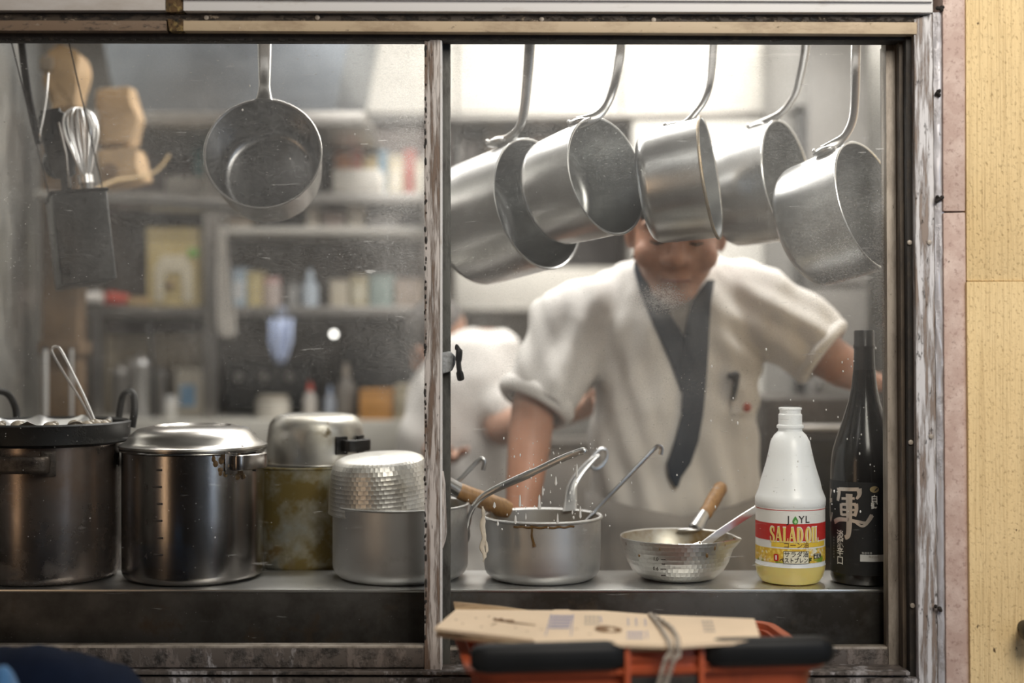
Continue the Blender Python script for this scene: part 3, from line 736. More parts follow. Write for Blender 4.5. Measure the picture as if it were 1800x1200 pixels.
bracket(t, (X2, Y2), R2, 1.02-PI, ZS+H2-.020, .062, .020, m_darkmetal, .005, .024)
bm = B()
for k in range(46):
    a = random.gauss(.80, .13); z = ZS+H2-.018+random.gauss(0, .010)
    ball(bm, (X2+R2*math.sin(a), Y2-R2*math.cos(a), z), random.uniform(.002, .0065), .0025, random.uniform(.002, .007), u=7, v=5)
tag(obj('burnt_crust', bm, m_burn, t), kind='stuff')
for k, py in enumerate([826, 855.5, 885.5, 915, 945.5, 975]):
    wd_ = 17 if k % 2 else 10; px = 276+(0 if k % 2 else 4)+k*.4
    a = aface(px, X2, Y2, R2)
    bm = B(); da = L(wd_, Y2-R2)/R2/2/math.cos(a)
    path = [Vector((X2+(R2+.0002)*math.sin(a+q*da), Y2-(R2+.0002)*math.cos(a+q*da), ZC-(py-HY)/F*(D+Y2-R2*math.cos(a)))) for q in (-1, -.5, 0, .5, 1)]
    sweep(bm, path, .0016, .0009, seg=6); obj('measuring_mark', bm, plain('stamped_dark_mark', (.05, .04, .035), .5), t)
    if k % 2:
        g = glyphs('8' if k == 1 else ('6' if k == 3 else '4'), .0125, .0003); wrap(g, X2, Y2, ZC-(py+1-HY)/F*(D+Y2-R2*.8), R2, aface(257, X2, Y2, R2)); obj('measuring_numeral', g, MATS['stamped_dark_mark'], t, smooth=False)

# 3: greenish stained old pot behind, with an upturned aluminium pot on it
R3, Y3, X3 = stand(542, 100, .355); Z3 = ZC-(1010-HY)/F*(D+Y3-R3)
H3 = rim_z(R3, Y3, 824)-Z3
t = thing('old_pot', (X3, Y3, Z3), 'tall greenish-brown stained pot standing behind the lidded stock pot', 'pot')
pot_shell(t, R3, R3*.98, H3, Matrix.Translation((X3, Y3, Z3)), m_green, m_inside, .012)
R3b = L(87, Y3); H3b = L(84, Y3)
t = thing('upturned_pot', (L(555-900, Y3), Y3, Z3+H3+H3b+.003), 'upturned old aluminium pot on the tall stained pot', 'pot', rot=Matrix.Rotation(PI, 3, 'X'))
xu = L(555-900, Y3)
pot_shell(t, R3b, R3b*.95, H3b, Matrix.Translation((xu, Y3, Z3+H3+H3b+.003)) @ Matrix.Rotation(PI, 4, 'X'), m_alu, m_inside, .026, roll=.0015)
bracket(t, (xu, Y3), R3b, .92, Z3+H3+.036, .045, .022, m_darkmetal, .005, .020)
bm = B(); box(bm, -.86, -.20, .275, .62, 0, Z3, .004); tag(obj('stove_counter', bm, steel('dark_stove_steel', (.2, .19, .18), .4), loc=(-.6, .45, 0)), 'dark stove counter behind the stock pots', 'stove')

# 4: straight saucepan with upturned hammered pan in its mouth
R4, Y4, X4 = stand(704, 118.5); H4 = rim_z(R4, Y4, 899)-ZS
t = thing('saucepan', (X4, Y4, ZS), 'straight grey saucepan on the shelf half hidden by the window stile, long steel handle', 'saucepan', 'saucepans on the shelf')
mt = Matrix.Translation((X4, Y4, ZS)); pot_shell(t, R4, R4, H4, mt, m_alu2, m_inside, .022)
pts = [W(815, 948, .21), W(822, 925, .20), W(827, 902, .19), W(840, 880, .18), W(870, 860, .17), (W(930, 833, .15)), W(985, 807, .13), W(1022, 793, .12), W(1028, 795, .12)]
bm = B(); pa = catmull(pts, 6); n_ = len(pa); sweep(bm, pa, [L(7.5-2.0*math.sin(PI*min(1, i/n_*1.6)) if i/n_ < .62 else 6.2, .15) for i in range(n_)], [L(4.2, .15)]*n_, side=(.3, 0, 1), seg=12, power=.75); h = obj('handle', bm, m_handle, t, sharp=50)
bm = B(); ball(bm, W(816, 938, .21), .010, .010, .018); obj('handle_foot', bm, m_handle, h)
# upturned hammered pan
yh = Y4-.004; Rh = L(95, yh); Hh_ = L(92, yh); ch = W(672, 893, yh)
rot = Matrix.Rotation(math.radians(-3.0), 3, 'Y') @ Matrix.Rotation(math.radians(4), 3, 'X') @ Matrix.Rotation(PI, 3, 'X')
mtx = Matrix.Translation(ch+rot @ Vector((0, 0, -Hh_))) @ rot.to_4x4()
t = thing('hammered_pan', mtx.translation, 'upturned hammered aluminium pan with wooden handle lying on the grey saucepan', 'saucepan', rot=rot)
pr = [(0, 0), (Rh*.70, 0), (Rh*.80, .004), (Rh*.865, .012), (Rh*.90, .022), (Rh*.955, Hh_*.6), (Rh*.99, Hh_*.97), (Rh*1.0, Hh_), (Rh*.985, Hh_), (Rh*.93, Hh_*.55), (Rh*.86, .024), (Rh*.80, .010), (0, .003)]
bm = B(); lathe(bm, pr, mtx, 72); obj('body', bm, m_hammer, t, recalc=False)
bm = B(); rod(bm, W(765, 838, yh-.0), W(806, 862, yh+.02), L(13, yh), 16, L(14, yh)); f_ = obj('ferrule', bm, m_handle, t)
bm = B(); a_, b_ = W(803, 861, yh+.018), W(898, 898, yh+.05); dv = b_-a_
sweep(bm, [a_+dv*q for q in (0, .05, .3, .6, .85, .97, 1)], [L(w_, yh) for w_ in (12, 14.5, 15, 16, 17, 14, 6)], seg=16); tag(obj('wooden_handle', bm, m_wood, t), 'turned wooden handle')
# ladle standing in it
t = thing('hook_ladle', W(790, 862, Y4), 'thin ladle with a hooked tip standing in the grey saucepan', 'ladle')
bm = B(); sweep(bm, catmull([W(770, 930, Y4+.03), W(792, 862, Y4+.05), W(815, 836, Y4+.055), W(838, 812, Y4+.06), W(848, 806, Y4+.06), W(852, 812, Y4+.06), W(849, 826, Y4+.06)], 6), L(4.0, Y4), L(2.6, Y4), seg=10); obj('handle', bm, m_handle, t)
bm = B(); ball(bm, W(766, 948, Y4+.025), .026, .026, .016); obj('bowl', bm, m_handle, t)

# 5: open saucepan in the middle
R5, Y5, X5 = stand(953, 103); H5 = rim_z(R5, Y5, 920)-ZS
t = thing('saucepan', (X5, Y5, ZS), 'open aluminium saucepan with a brown drip down its front', 'saucepan', 'saucepans on the shelf')
mt = Matrix.Translation((X5, Y5, ZS)); pot_shell(t, R5, R5*.99, H5, mt, m_alu2, m_inside, .022, .003, .0032)
pts = [W(1001, 900, Y5+R5*.80), W(1003, 880, Y5+R5*.95), W(1006, 855, Y5+R5*1.1), W(1020, 832, Y5+R5*1.2), W(1042, 808, Y5+R5*1.3), W(1052, 801, Y5+R5*1.35)]
bm = B(); pa = catmull(pts, 6); n_ = len(pa); sweep(bm, pa, [L(13-7*min(1, i/n_*1.3), .3) for i in range(n_)], [L(4.5, .3)]*n_, side=(1, 0, .4), seg=12, power=.75); h = obj('handle', bm, m_handle, t, sharp=50)
e = W(1053, 806, Y5+R5*1.36); u_ = Vector((.55, .25, .8)).normalized(); v_ = Vector((.8, .1, -.55)).normalized()
bm = B(); sweep(bm, [e+u_*.019*math.cos(q)+v_*.011*math.sin(q) for q in [2*PI*i/24 for i in range(24)]], .0034, seg=8, loop=True); obj('hanging_loop', bm, m_handle, h)
bm = B(); a = aface(935, X5, Y5, R5)
sweep(bm, catmull([Vector((X5+(R5+.001)*math.sin(a+da), Y5-(R5+.001)*math.cos(a+da), ZC-(py-HY)/F*(D+Y5-R5))) for py, da in [(921, 0), (930, .004), (942, .0), (950, .02), (957, .035), (961, .045)]], 4), [L(w_, .1) for w_ in [2.2]*4+[1.6]*4+[2]*4+[2.2]*4+[3.2]*5], .0008, side=(1, 0, 0), seg=8); obj('sauce_drip', bm, m_syrup, t)
bm = B(); sweep(bm, [Vector((X5+(R5+.0016)*math.sin(q), Y5-(R5+.0016)*math.cos(q), ZS+H5-.006+.0007*math.sin(q*31))) for q in [-.5+.033*i for i in range(32)]], .0016+.0, .0009, side=(0, 0, 1), seg=6); obj('sauce_crust', bm, m_syrup, t)
bm = B(); lathe(bm, [(0, 0), (R5-.004, 0)], Matrix.Translation((X5, Y5, ZS+H5*.45)), 40); obj('broth', bm, plain('dark_sauce', (.12, .075, .035), .15, var=.2), t)
t = thing('ladle', W(1040, 905, Y5), 'slim steel ladle with hooked end leaning in the open saucepan', 'ladle')
bm = B(); pa = catmull([W(985, 965, Y5-.02), W(1040, 905, Y5-.0), W(1085, 857, Y5+.01), W(1128, 812, Y5+.02), W(1150, 789, Y5+.025), W(1158, 784, Y5+.025), W(1163, 788, Y5+.026), W(1161, 799, Y5+.026)], 6); sweep(bm, pa, L(4.2, Y5), L(2.2, Y5), seg=10); obj('handle', bm, m_handle, t)
bm = B(); ball(bm, W(968, 978, Y5-.02), .024, .024, .014); obj('bowl', bm, m_handle, t)

# 6: hammered pouring pan
R6, Y6, X6 = stand(1191, 101); H6 = rim_z(R6, Y6, 957)-ZS
t = thing('pouring_pan', (X6, Y6, ZS), 'hammered aluminium pouring pan with wooden handle next to the oil bottle', 'saucepan')
po = [(0, 0), (R6*.50, 0), (R6*.66, .004), (R6*.79, .014), (R6*.88, .028), (R6*.955, .048), (R6*.985, H6-.008), (R6, H6), (R6*.993, H6+.0012), (R6*.978, H6)]
pi_ = [(R6*.978, H6), (R6*.965, H6-.008), (R6*.935, .05), (R6*.86, .030), (R6*.77, .017), (R6*.6, .006), (0, .003)]
def spout(bm, s):
    for v in bm.verts:
        d = Vector((v.co.x-X6, v.co.y-Y6)); a_ = math.atan2(d.y, d.x); f = math.exp(-((a_+.25)/.16)**2)*max(0, (v.co.z-ZS-H6*.72)/(H6*.28))
        v.co.x += math.cos(-.25)*.010*f; v.co.y += math.sin(-.25)*.010*f; v.co.z -= .0015*f
bm = B(); lathe(bm, po, Matrix.Translation((X6, Y6, ZS)), 96); spout(bm, 1); obj('body', bm, m_hammer, t, recalc=False)
bm = B(); lathe(bm, pi_, Matrix.Translation((X6, Y6, ZS)), 96); spout(bm, 1); obj('inside', bm, steel('tea_brown_inside', (.50, .47, .40), .42, (3, 3, 30), [((.22, .14, .05), 10, .45, .62, 2, .5), ((.08, .05, .02), 24, .62, .68, 5, .6)], metal=.8), t, recalc=False)
bm = B(); a_, b_ = W(1222, 930, Y6+R6*.9), W(1238, 903, Y6+R6*1.15); rod(bm, a_, b_, L(13, .3), 14, L(10.5, .3)); tag(obj('ferrule', bm, m_handle, t), 'dented metal ferrule')
bm = B(); ball(bm, W(1212, 931, Y6+R6*.86), .020, .006, .004); obj('handle_foot', bm, m_handle, t)
a_, b_ = W(1238, 906, Y6+R6*1.13), W(1270, 852, Y6+R6*1.7); dv = b_-a_
bm = B(); sweep(bm, [a_+dv*q for q in (0, .04, .12, .18, .4, .62, .70, .76, .9, .97, 1)], [L(w_, .35) for w_ in (9.5, 11.5, 12, 11, 12.5, 13, 11.5, 12.5, 12.5, 9.5, 4)], seg=16); tag(obj('wooden_handle', bm, m_wood, t), 'turned wooden handle')
for k, (dpx, py, w_) in enumerate([(1166, 983, 4), (1166, 991, 3), (1166, 1000, 5), (1166, 1011, 4)]):
    bm = B(); rr = R6*(.975 if py < 990 else (.955 if py < 1005 else .91)); a = aface(dpx, X6, Y6, rr); y_ = Y6-rr*math.cos(a)-.0005
    sweep(bm, [W(dpx-w_, py, y_), W(dpx+w_, py+.2, y_-.0003)], .0008, .0006, seg=6); obj('measuring_mark', bm, MATS['stamped_dark_mark'], t)
for txt, px, py, rf in [('1.0', 1153, 983, .975), ('0.6', 1153, 1000, .955)]:
    g = glyphs(txt, .0075, .0002); wrap(g, X6, Y6, ZC-(py-HY)/F*(D+Y6-R6*rf*.93), R6*rf, aface(px, X6, Y6, R6*rf), .001); obj('measuring_numeral', g, MATS['stamped_dark_mark'], t, smooth=False)
bm = B(); random.seed(5)
for k in range(15):
    a = random.uniform(-1.4, 1.5); z = ZS+H6-random.uniform(.001, .030)*random.random()
    ball(bm, (X6+R6*.985*math.sin(a), Y6-R6*.985*math.cos(a), z), random.uniform(.0008, .0022), .001, random.uniform(.001, .005), u=6, v=5)
tag(obj('sauce_splashes', bm, m_syrup, t), kind='stuff')
t = thing('flat_spatula', W(1280, 925, Y6), 'bright flat steel spatula leaning out of the hammered pouring pan', 'spatula')
bm = B(); sweep(bm, [W(1236, 958, Y6-.03), W(1262, 938, Y6-.02), W(1300, 913, Y6-.005), W(1330, 894, Y6+.005)], [L(w_, Y6) for w_ in (7.5, 7, 7, 6.5)], [.0016]*4, side=(.5, .2, .85), seg=8, power=.4); obj('handle', bm, m_chrome, t, sharp=40)
bm = B(); sweep(bm, [W(1236, 958, Y6-.03), W(1215, 975, Y6-.035), W(1196, 988, Y6-.04)], [L(9, Y6), L(18, Y6), L(18, Y6)], [.0012]*3, side=(.5, .2, .85), seg=8, power=.4); obj('blade', bm, m_chrome, t, sharp=40)

# 7: salad oil bottle
yo = YS+.012+L(61, .16); xo = L(1389-900, yo); so = (D+yo)/F
def zo(py): return ZC-(py-HY)*so
ob = W(1389, 1026, yo-.05).z; dz_ = ZS-zo(1027)
prof = [(0, 1027), (40, 1027), (50, 1024), (57, 1014), (60.5, 1000), (61, 993.5), (60, 992), (60, 893), (61, 891), (61.3, 879), (58.5, 872), (54.5, 862), (51.5, 848), (46.5, 832), (41.5, 815), (37.5, 797), (34, 780), (28, 769), (21, 762), (20.5, 758), (23.5, 756), (23.5, 752), (20.5, 750), (20.5, 733), (18.5, 731), (18.5, 725), (20, 724), (20, 721), (16, 720)]
zf = lambda py: ZC-(py-HY)*(D+yo-L(60.5, yo))/F
t = thing('oil_bottle', (xo, yo, ZS), 'white plastic salad oil bottle with red and yellow label', 'bottle')
mm = NT('milky_bottle_plastic'); mm.bsdf((.88, .90, .91), .32, 0, Subsurface_Weight=.6, Subsurface_Radius=(.02, .02, .02), Subsurface_Scale=1.0)
m_milk = mm.m
def lat(ps, mat, name, par, off=0): 
    bm = B(); lathe(bm, [(max(0, r+off)*so, zo(p)+dz_) for r, p in ps], Matrix.Translation((xo, yo, 0)), 56); return obj(name, bm, mat, par, recalc=False)
lat(prof[5:], m_milk, 'bottle_body', t)
mo_ = NT('pale_yellow_oil'); mo_.bsdf((.80, .64, .22), .15, 0, Subsurface_Weight=.5, Subsurface_Radius=(.03, .02, .005), Subsurface_Scale=1.0)
tag(lat(prof[:6], mo_.m, 'oil_filled_base', t), 'yellow oil showing through the base')
def band(p0, p1, mat, name, par, off=.25, a0=0, a1=2*PI):
    bm = B(); lathe(bm, [((60+off)*so, zf(p1)), ((60+off)*so, zf(p0))], Matrix.Translation((xo, yo, 0)), 56, a0=a0, a1=a1); return obj(name, bm, mat, par)
flat = lambda n_, c, r=.45: (MATS.get(n_) or plain(n_, c, r, var=.03))
m_lw = flat('label_white', (.80, .79, .76)); m_lr = flat('label_red', (.52, .025, .02)); m_ly = flat('label_yellow', (.80, .55, .06)); m_lk = flat('print_black', (.03, .025, .025)); m_lg = flat('print_green', (.08, .30, .06)); m_lgold = flat('print_gold', (.80, .60, .16)); m_lcorn = None
def corn():
    tt = NT('printed_corn_picture'); n1 = tt.noise(38, (1, 1, 1), detail=3, off=2); v = tt.voro(190)
    c = tt.mix(tt.rng(v, .1, .6), (.86, .66, .14), (.66, .40, .04)); c = tt.mix(tt.rng(n1, .56, .62), c, (.20, .30, .03)); c = tt.mix(tt.rng(tt.noise(30, off=7), .58, .63), c, (.80, .78, .66))
    tt.bsdf(c, .45); return tt.m
lb = band(895, 991, m_lw, 'label', t)
band(897, 898.3, m_lr, 'red_line', lb, .5); band(921, 951.5, m_lr, 'red_band', lb, .5); band(953.5, 962.5, m_ly, 'yellow_band', lb, .5, -PI/2-.75, -PI/2+1.1)
band(965, 990.5, corn(), 'corn_picture', lb, .5)
def prt(g, px, py, mat, name, off=.9):
    a = aface(px, xo, yo, 60.5*so); wrap(g, xo, yo, zf(py), 60*so, a, off*so); return obj(name, g, mat, lb, smooth=False)
mm_ = so  # metres per px
def gl(txt, hpx, bold=0, sx=1): return glyphs(txt, hpx*mm_/.72, bold, sx, .003)
for ch_, px in [('J', 1386), ('Y', 1409), ('L', 1419)]: prt(gl(ch_, 12.5, .0001), px, 913.5, m_lk, 'brand_letter')
g = B(); n_ = 18; pts = []
for i in range(n_):
    q = 2*PI*i/n_; r_ = 6.2*mm_; yy = r_*math.cos(q); xx = r_*.80*math.sin(q)*(1 if yy < 0 else (1-yy/r_)**.55+.0)
    pts.append((xx, yy*1.35 if yy > 0 else yy))
poly2d(g, pts); prt(g, 1398, 915.5, m_lg, 'drop_emblem', 1.0)
g = B(); poly2d(g, [(x*.5+.0004, y*.45-.0012) for x, y in pts]); prt(g, 1398, 915.5, flat('print_pale_green', (.45, .70, .35)), 'drop_emblem', 1.2)
# heavy serif SALAD OIL drawn with strokes
def serif(word, hpx):
    bm = B(); x = 0; H_ = hpx*mm_; th_ = H_*.185; tn = H_*.075; sr = H_*.06
    def ser(xc, y, w): stroke(bm, [(xc-w/2, y), (xc+w/2, y)], sr)
    for ch_ in word:
        if ch_ == ' ': x += H_*.13; continue
        w = {'S': .40, 'A': .56, 'L': .40, 'D': .50, 'O': .50, 'I': .24}[ch_]*H_
        if ch_ == 'A':
            stroke(bm, [(x+w*.12, 0), (x+w*.46, H_)], tn); stroke(bm, [(x+w*.84, 0), (x+w*.48, H_)], th_); stroke(bm, [(x+w*.24, H_*.32), (x+w*.70, H_*.32)], tn)
            ser(x+w*.12, sr/2, w*.34); ser(x+w*.84, sr/2, w*.42)
        elif ch_ == 'L':
            stroke(bm, [(x+w*.32, 0), (x+w*.32, H_)], th_); stroke(bm, [(x+w*.1, sr*.6), (x+w*.98, sr*.6)], sr*1.2); stroke(bm, [(x+w*.92, 0), (x+w*.96, H_*.30)], [tn*1.6, tn*.5]); ser(x+w*.32, H_-sr/2, w*.62)
        elif ch_ == 'I':
            stroke(bm, [(x+w*.5, 0), (x+w*.5, H_)], th_); ser(x+w*.5, sr/2, w*1.05); ser(x+w*.5, H_-sr/2, w*1.05)
        elif ch_ == 'D':
            stroke(bm, [(x+w*.24, 0), (x+w*.24, H_)], th_)
            c_ = [(x+w*.10, sr*.5)]+[(x+w*.40+w*.44*math.sin(q), H_/2-(H_/2-sr*.5)*math.cos(q)) for q in [PI*i/12 for i in range(13)]]+[(x+w*.10, H_-sr*.5)]
            stroke(bm, c_, [sr]*2+[tn+(th_-tn)*math.sin(PI*i/12) for i in range(1, 12)]+[sr]*2)
        elif ch_ == 'O':
            c_ = [(x+w*.5+(w*.5-th_*.5)*math.sin(q), H_/2-(H_/2-tn*.4)*math.cos(q)) for q in [2*PI*i/28 for i in range(29)]]
            stroke(bm, c_, [tn+(th_-tn)*abs(math.sin(2*PI*i/28)) for i in range(29)])
        elif ch_ == 'S':
            c_ = [(.86, .73), (.82, .90), (.55, .965), (.26, .91), (.17, .76), (.26, .62), (.52, .51), (.76, .40), (.84, .24), (.74, .09), (.46, .035), (.20, .10), (.13, .29)]
            pa = catmull([Vector((x+w*a_, H_*b_, 0)) for a_, b_ in c_], 4)
            stroke(bm, [(p.x, p.y) for p in pa], [tn+(th_*.95-tn)*max(0, math.sin(PI*i/(len(pa)-1)*1.0))**2 for i in range(len(pa))]); stroke(bm, [(x+w*.86, H_*.66), (x+w*.86, H_*.97)], tn*.8); stroke(bm, [(x+w*.12, H_*.36), (x+w*.12, H_*.03)], tn*.8)
        x += w+H_*.035
    for v in bm.verts: v.co.x -= x/2; v.co.y -= H_/2
    return bm
wtot = 88*mm_
def fit(g, w):
    x0 = min(v.co.x for v in g.verts); x1 = max(v.co.x for v in g.verts)
    for v in g.verts: v.co.x = (v.co.x-(x0+x1)/2)*w/(x1-x0)
    strips(g, .003); return g
prt(fit(serif('SALAD OIL', 28), 91*mm_), 1398.5, 940, m_lw, 'title_shadow', .8)
prt(fit(serif('SALAD OIL', 26), 88*mm_), 1398, 940.5, m_lgold, 'title', 1.3)
prt(gl('コーン油', 8, .0001), 1400, 959, flat('print_brown', (.18, .09, .02)), 'subtitle', 1.0)
def rrect(w, h, r=.0014):
    g = B(); pts = []
    for cx_, cy_, a0_ in [(w/2-r, h/2-r, 0), (-w/2+r, h/2-r, PI/2), (-w/2+r, -h/2+r, PI), (w/2-r, -h/2+r, 1.5*PI)]:
        pts += [(cx_+r*math.cos(a0_+k*PI/8), cy_+r*math.sin(a0_+k*PI/8)) for k in range(5)]
    poly2d(g, pts); strips(g, .003); return g
prt(rrect(44*mm_, 22*mm_), 1400, 980, m_lk, 'panel_outline', .9); prt(rrect(42.5*mm_, 20.5*mm_), 1400, 980, flat('print_cream', (.80, .76, .60)), 'panel', 1.2)
prt(gl('サラダ油', 7.5, .00012), 1400, 975, m_lk, 'panel_lettering', 1.6); prt(gl('ベストブレンド', 6.8, .0002, .86), 1400, 985.5, m_lk, 'panel_lettering', 1.6)
prt(rrect(15*mm_, 9*mm_, .0006), 1436, 978.5, m_lk, 'panel_outline', 1.0); prt(rrect(13.5*mm_, 7.5*mm_, .0004), 1436, 978.5, MATS['print_cream'], 'panel', 1.3); prt(gl('特定用', 5, .0002), 1436, 979, m_lk, 'panel_lettering', 1.7)
prt(rrect(9*mm_, 12*mm_, .002), 1364.5, 981, m_lr, 'red_mark', 1.0); prt(rrect(2.6*mm_, 8*mm_, .0008), 1364.5, 981, m_lw, 'red_mark', 1.3)

# 8: sake bottle
ys = YS+.014+L(58, .16); xs_ = L(1519-900, ys); so = (D+ys)/F
dz_ = ZS-zo(1033)
prof = [(0, 1033), (48, 1033), (55, 1030), (58, 1022), (58.3, 1000), (58.3, 850), (58, 835), (57, 818), (54, 800), (48, 780), (41, 760), (33, 735), (27, 715), (22, 690), (19, 660), (17.6, 630), (17.6, 624), (18.8, 622), (18.8, 617), (17.6, 615), (17.6, 594), (16.5, 591), (0, 591)]
zf = lambda py: ZC-(py-HY)*(D+ys-L(58.3, ys))/F
t = thing('sake_bottle', (xs_, ys, ZS), 'tall black glass sake bottle with silver brush lettering at the window jamb', 'bottle')
mb_ = NT('black_bottle_glass'); mb_.bsdf((.008, .007, .006), .2, 0)
bm = B(); lathe(bm, [(r*so, zo(p)+dz_) for r, p in prof[:15]], Matrix.Translation((xs_, ys, 0)), 56); obj('bottle_body', bm, mb_.m, t, recalc=False)
bm = B(); lathe(bm, [(r*so, zo(p)+dz_) for r, p in prof[14:]], Matrix.Translation((xs_, ys, 0)), 40)
obj('screw_cap', bm, plain('black_cap', (.022, .022, .023), .3, var=.1), t, recalc=False)
bm = B(); lathe(bm, [(58.5*so, zf(1012)), (58.55*so, zf(848))], Matrix.Translation((xs_, ys, 0)), 56); lb = obj('label', bm, plain('matt_black_label', (.006, .006, .0065), .6, var=.1), t)
def prt2(g, px, py, mat, name, off=.7):
    a = aface(px, xs_, ys, 58.3*so); wrap(g, xs_, ys, zf(py), 58.3*so, a, off*so); return obj(name, g, mat, lb, smooth=False)
m_silver = plain('silver_print', (.62, .55, .49), .35, .5, var=.1, scale=25)
# the large character, brush-drawn: the light radical wraps off to the side, the army radical faces the street
u = so
def brush(strokes):
    g = B()
    for pts, ws in strokes:
        pa = catmull([Vector((x*u, -y*u, 0)) for x, y in pts], 5); n_ = len(pa)
        stroke(g, [(p.x, p.y) for p in pa], [1.25*u*(ws[0]+(ws[1]-ws[0])*i/(n_-1)) for i in range(n_)])
    strips(g, .003); return g
gun = brush([([(-19, -39), (-18, -30), (-21, -16)], (7, 5)), ([(-18, -37), (4, -38), (20, -39)], (5, 5)), ([(20, -40), (21, -30), (16, -22)], (8, 3)),
             ([(-12, -21), (2, -22), (13, -23)], (3.5, 3.5)), ([(-13, -12), (-13, 0), (-12, 8)], (5, 4)), ([(-12, -11), (2, -12), (15, -13)], (4, 4)), ([(15, -14), (16, -4), (13, 8)], (6, 4)), ([(-11, -2), (0, -2), (13, -3)], (3.2, 3.2)), ([(-12, 7), (0, 6), (13, 5)], (3.5, 3.5)),
             ([(-31, 22), (-18, 16), (0, 15), (18, 17), (32, 18), (40, 12), (42, 4)], (7, 2)), ([(12, 17), (24, 24), (32, 20), (42, 5)], (2, 6)), ([(3, -30), (3, 0), (3, 25), (1, 42), (-5, 46)], (10, 6))])
prt2(gun, 1490, 900, m_silver, 'large_character')
kou = brush([([(20, -46), (21, -20)], (7, 6)), ([(8, -32), (14, -16)], (6, 4)), ([(38, -34), (30, -16)], (6, 3)), ([(2, -8), (22, -12), (42, -15)], (6, 6)), ([(14, -6), (12, 16), (2, 32)], (6, 4)), ([(27, -10), (30, 14), (36, 20), (43, 6)], (6, 4))])
a0 = aface(1490, xs_, ys, 58.3*so)
for v in kou.verts: v.co.x -= 20*u
a_k = a0-(62*u)/(58.3*so); wrap(kou, xs_, ys, zf(900), 58.3*so, a_k, .7*so); obj('large_character', kou, m_silver, lb, smooth=False)
def gs(txt, hpx, bold=0): return glyphs(txt, hpx*u/.82, bold, 1, .003)
for k, ch_ in enumerate('淡麗辛口'): prt2(gs(ch_, 13.5, .0001), 1477, 944+k*15.2, m_lw, 'lettering')
for k, ch_ in enumerate('白鶴'): prt2(gs(ch_, 10.5, .0003), 1537, 877+k*12, m_lw, 'lettering')
g = B(); poly2d(g, [(8*u*math.cos(2*PI*i/20), 5.6*u*math.sin(2*PI*i/20)) for i in range(20)]); strips(g, .003); prt2(g, 1537, 860, flat('print_dull_gold', (.38, .30, .15)), 'gold_crest')
g = B(); stroke(g, [(-1*u, -3*u), (2*u, 0), (5*u, 3*u)], [1.2*u, 3*u, 1*u]); prt2(g, 1538, 860, m_lk, 'gold_crest', 1.0)
g = B(); poly2d(g, [(-21*u, -6*u), (21*u, -6*u), (21*u, 6*u), (-21*u, 6*u)]); strips(g, .003); prt2(g, 1534, 981, flat('print_pale_grey', (.55, .55, .54)), 'pale_sticker')
prt2(gs('製造年月', 3.6), 1524, 972.5, MATS['print_pale_grey'], 'lettering'); prt2(gs('株式会社', 3.6), 1536, 979, m_stile_grey, 'lettering', 1.0); 
for k in range(8):
    g = B(); poly2d(g, [(-.5*u, -1.2*u), (.5*u, -1.2*u), (.5*u, 1.2*u), (-.5*u, 1.2*u)]); prt2(g, 1466.5, 950+k*5, MATS['print_pale_grey'], 'small_print')
# ------------------------------------------------------------------ people
def skin(name, c):
    t = NT(name); n = t.noise(30, detail=4)
    t.bsdf(t.mix(t.rng(n, .35, .7), tuple(x*.82 for x in c), c), .48, 0, Subsurface_Weight=.15, Subsurface_Radius=(.02, .008, .004), Subsurface_Scale=.5); return t.m
def cloth(name, c, rough=.85):
    t = NT(name); n = t.noise(14, detail=4)
    t.bsdf(t.mix(t.rng(n, .3, .7), tuple(x*.90 for x in c), c), rough, 0, t.bump(t.noise(500, detail=1), .15, .001), Sheen_Weight=.1); return t.m
m_skin = skin('warm_skin', (.42, .21, .135)); m_skin2 = skin('tan_skin', (.40, .22, .15))
m_white = cloth('white_cotton', (.70, .675, .65)); m_navy = cloth('dark_navy_cotton', (.030, .040, .058)); m_apron_c = cloth('grey_apron_cotton', (.30, .28, .265)); m_trouser = cloth('dark_trousers', (.05, .05, .06)); m_hair = plain('black_hair', (.02, .017, .015), .5)

def hand(bm, wrist, d, pn, thumb, s=1.0, curl=.5):
    """palm, four bent fingers of unequal length, thumb from the side of the palm"""
    d = Vector(d).normalized(); pn = (Vector(pn)-d*d.dot(Vector(pn))).normalized(); a = d.cross(pn)*thumb
    M_ = Matrix((a, d, pn)).transposed()
    ball(bm, wrist+d*.048*s, .040*s, .050*s, .015*s, mtx=M_, u=16, v=10)
    capsule(bm, [(wrist-d*.01, .026*s), (wrist+d*.03*s, .024*s)], 10)
    for k, ln in enumerate((.070, .080, .075, .058)):
        p = wrist+d*(.088-.004*abs(k-1.2))*s+a*(.027-.0185*k)*s; q = d
        ch = [(p-d*.03*s, .0092*s)]; 
        for j, f in enumerate((.42, .32, .26)):
            q = (q*math.cos(curl*(.5+.25*j))-pn*-math.sin(curl*(.5+.25*j))).normalized()
            p2 = p+q*ln*f*s*1.05+a*(.004-.0028*k)*s; ch += [(p, (.0090-.0008*j)*s)]; p = p2
        ch.append((p, .0068*s)); capsule(bm, ch, 8)
    p = wrist+d*.022*s+a*.026*s; q = (d*.65+a*.65+pn*.3).normalized(); p2 = p+q*.040*s; p3 = p2+(d*.9+a*.2+pn*.4).normalized()*.030*s
    capsule(bm, [(p-a*.008, .013*s), (p2, .0105*s), (p3, .0085*s)], 8)
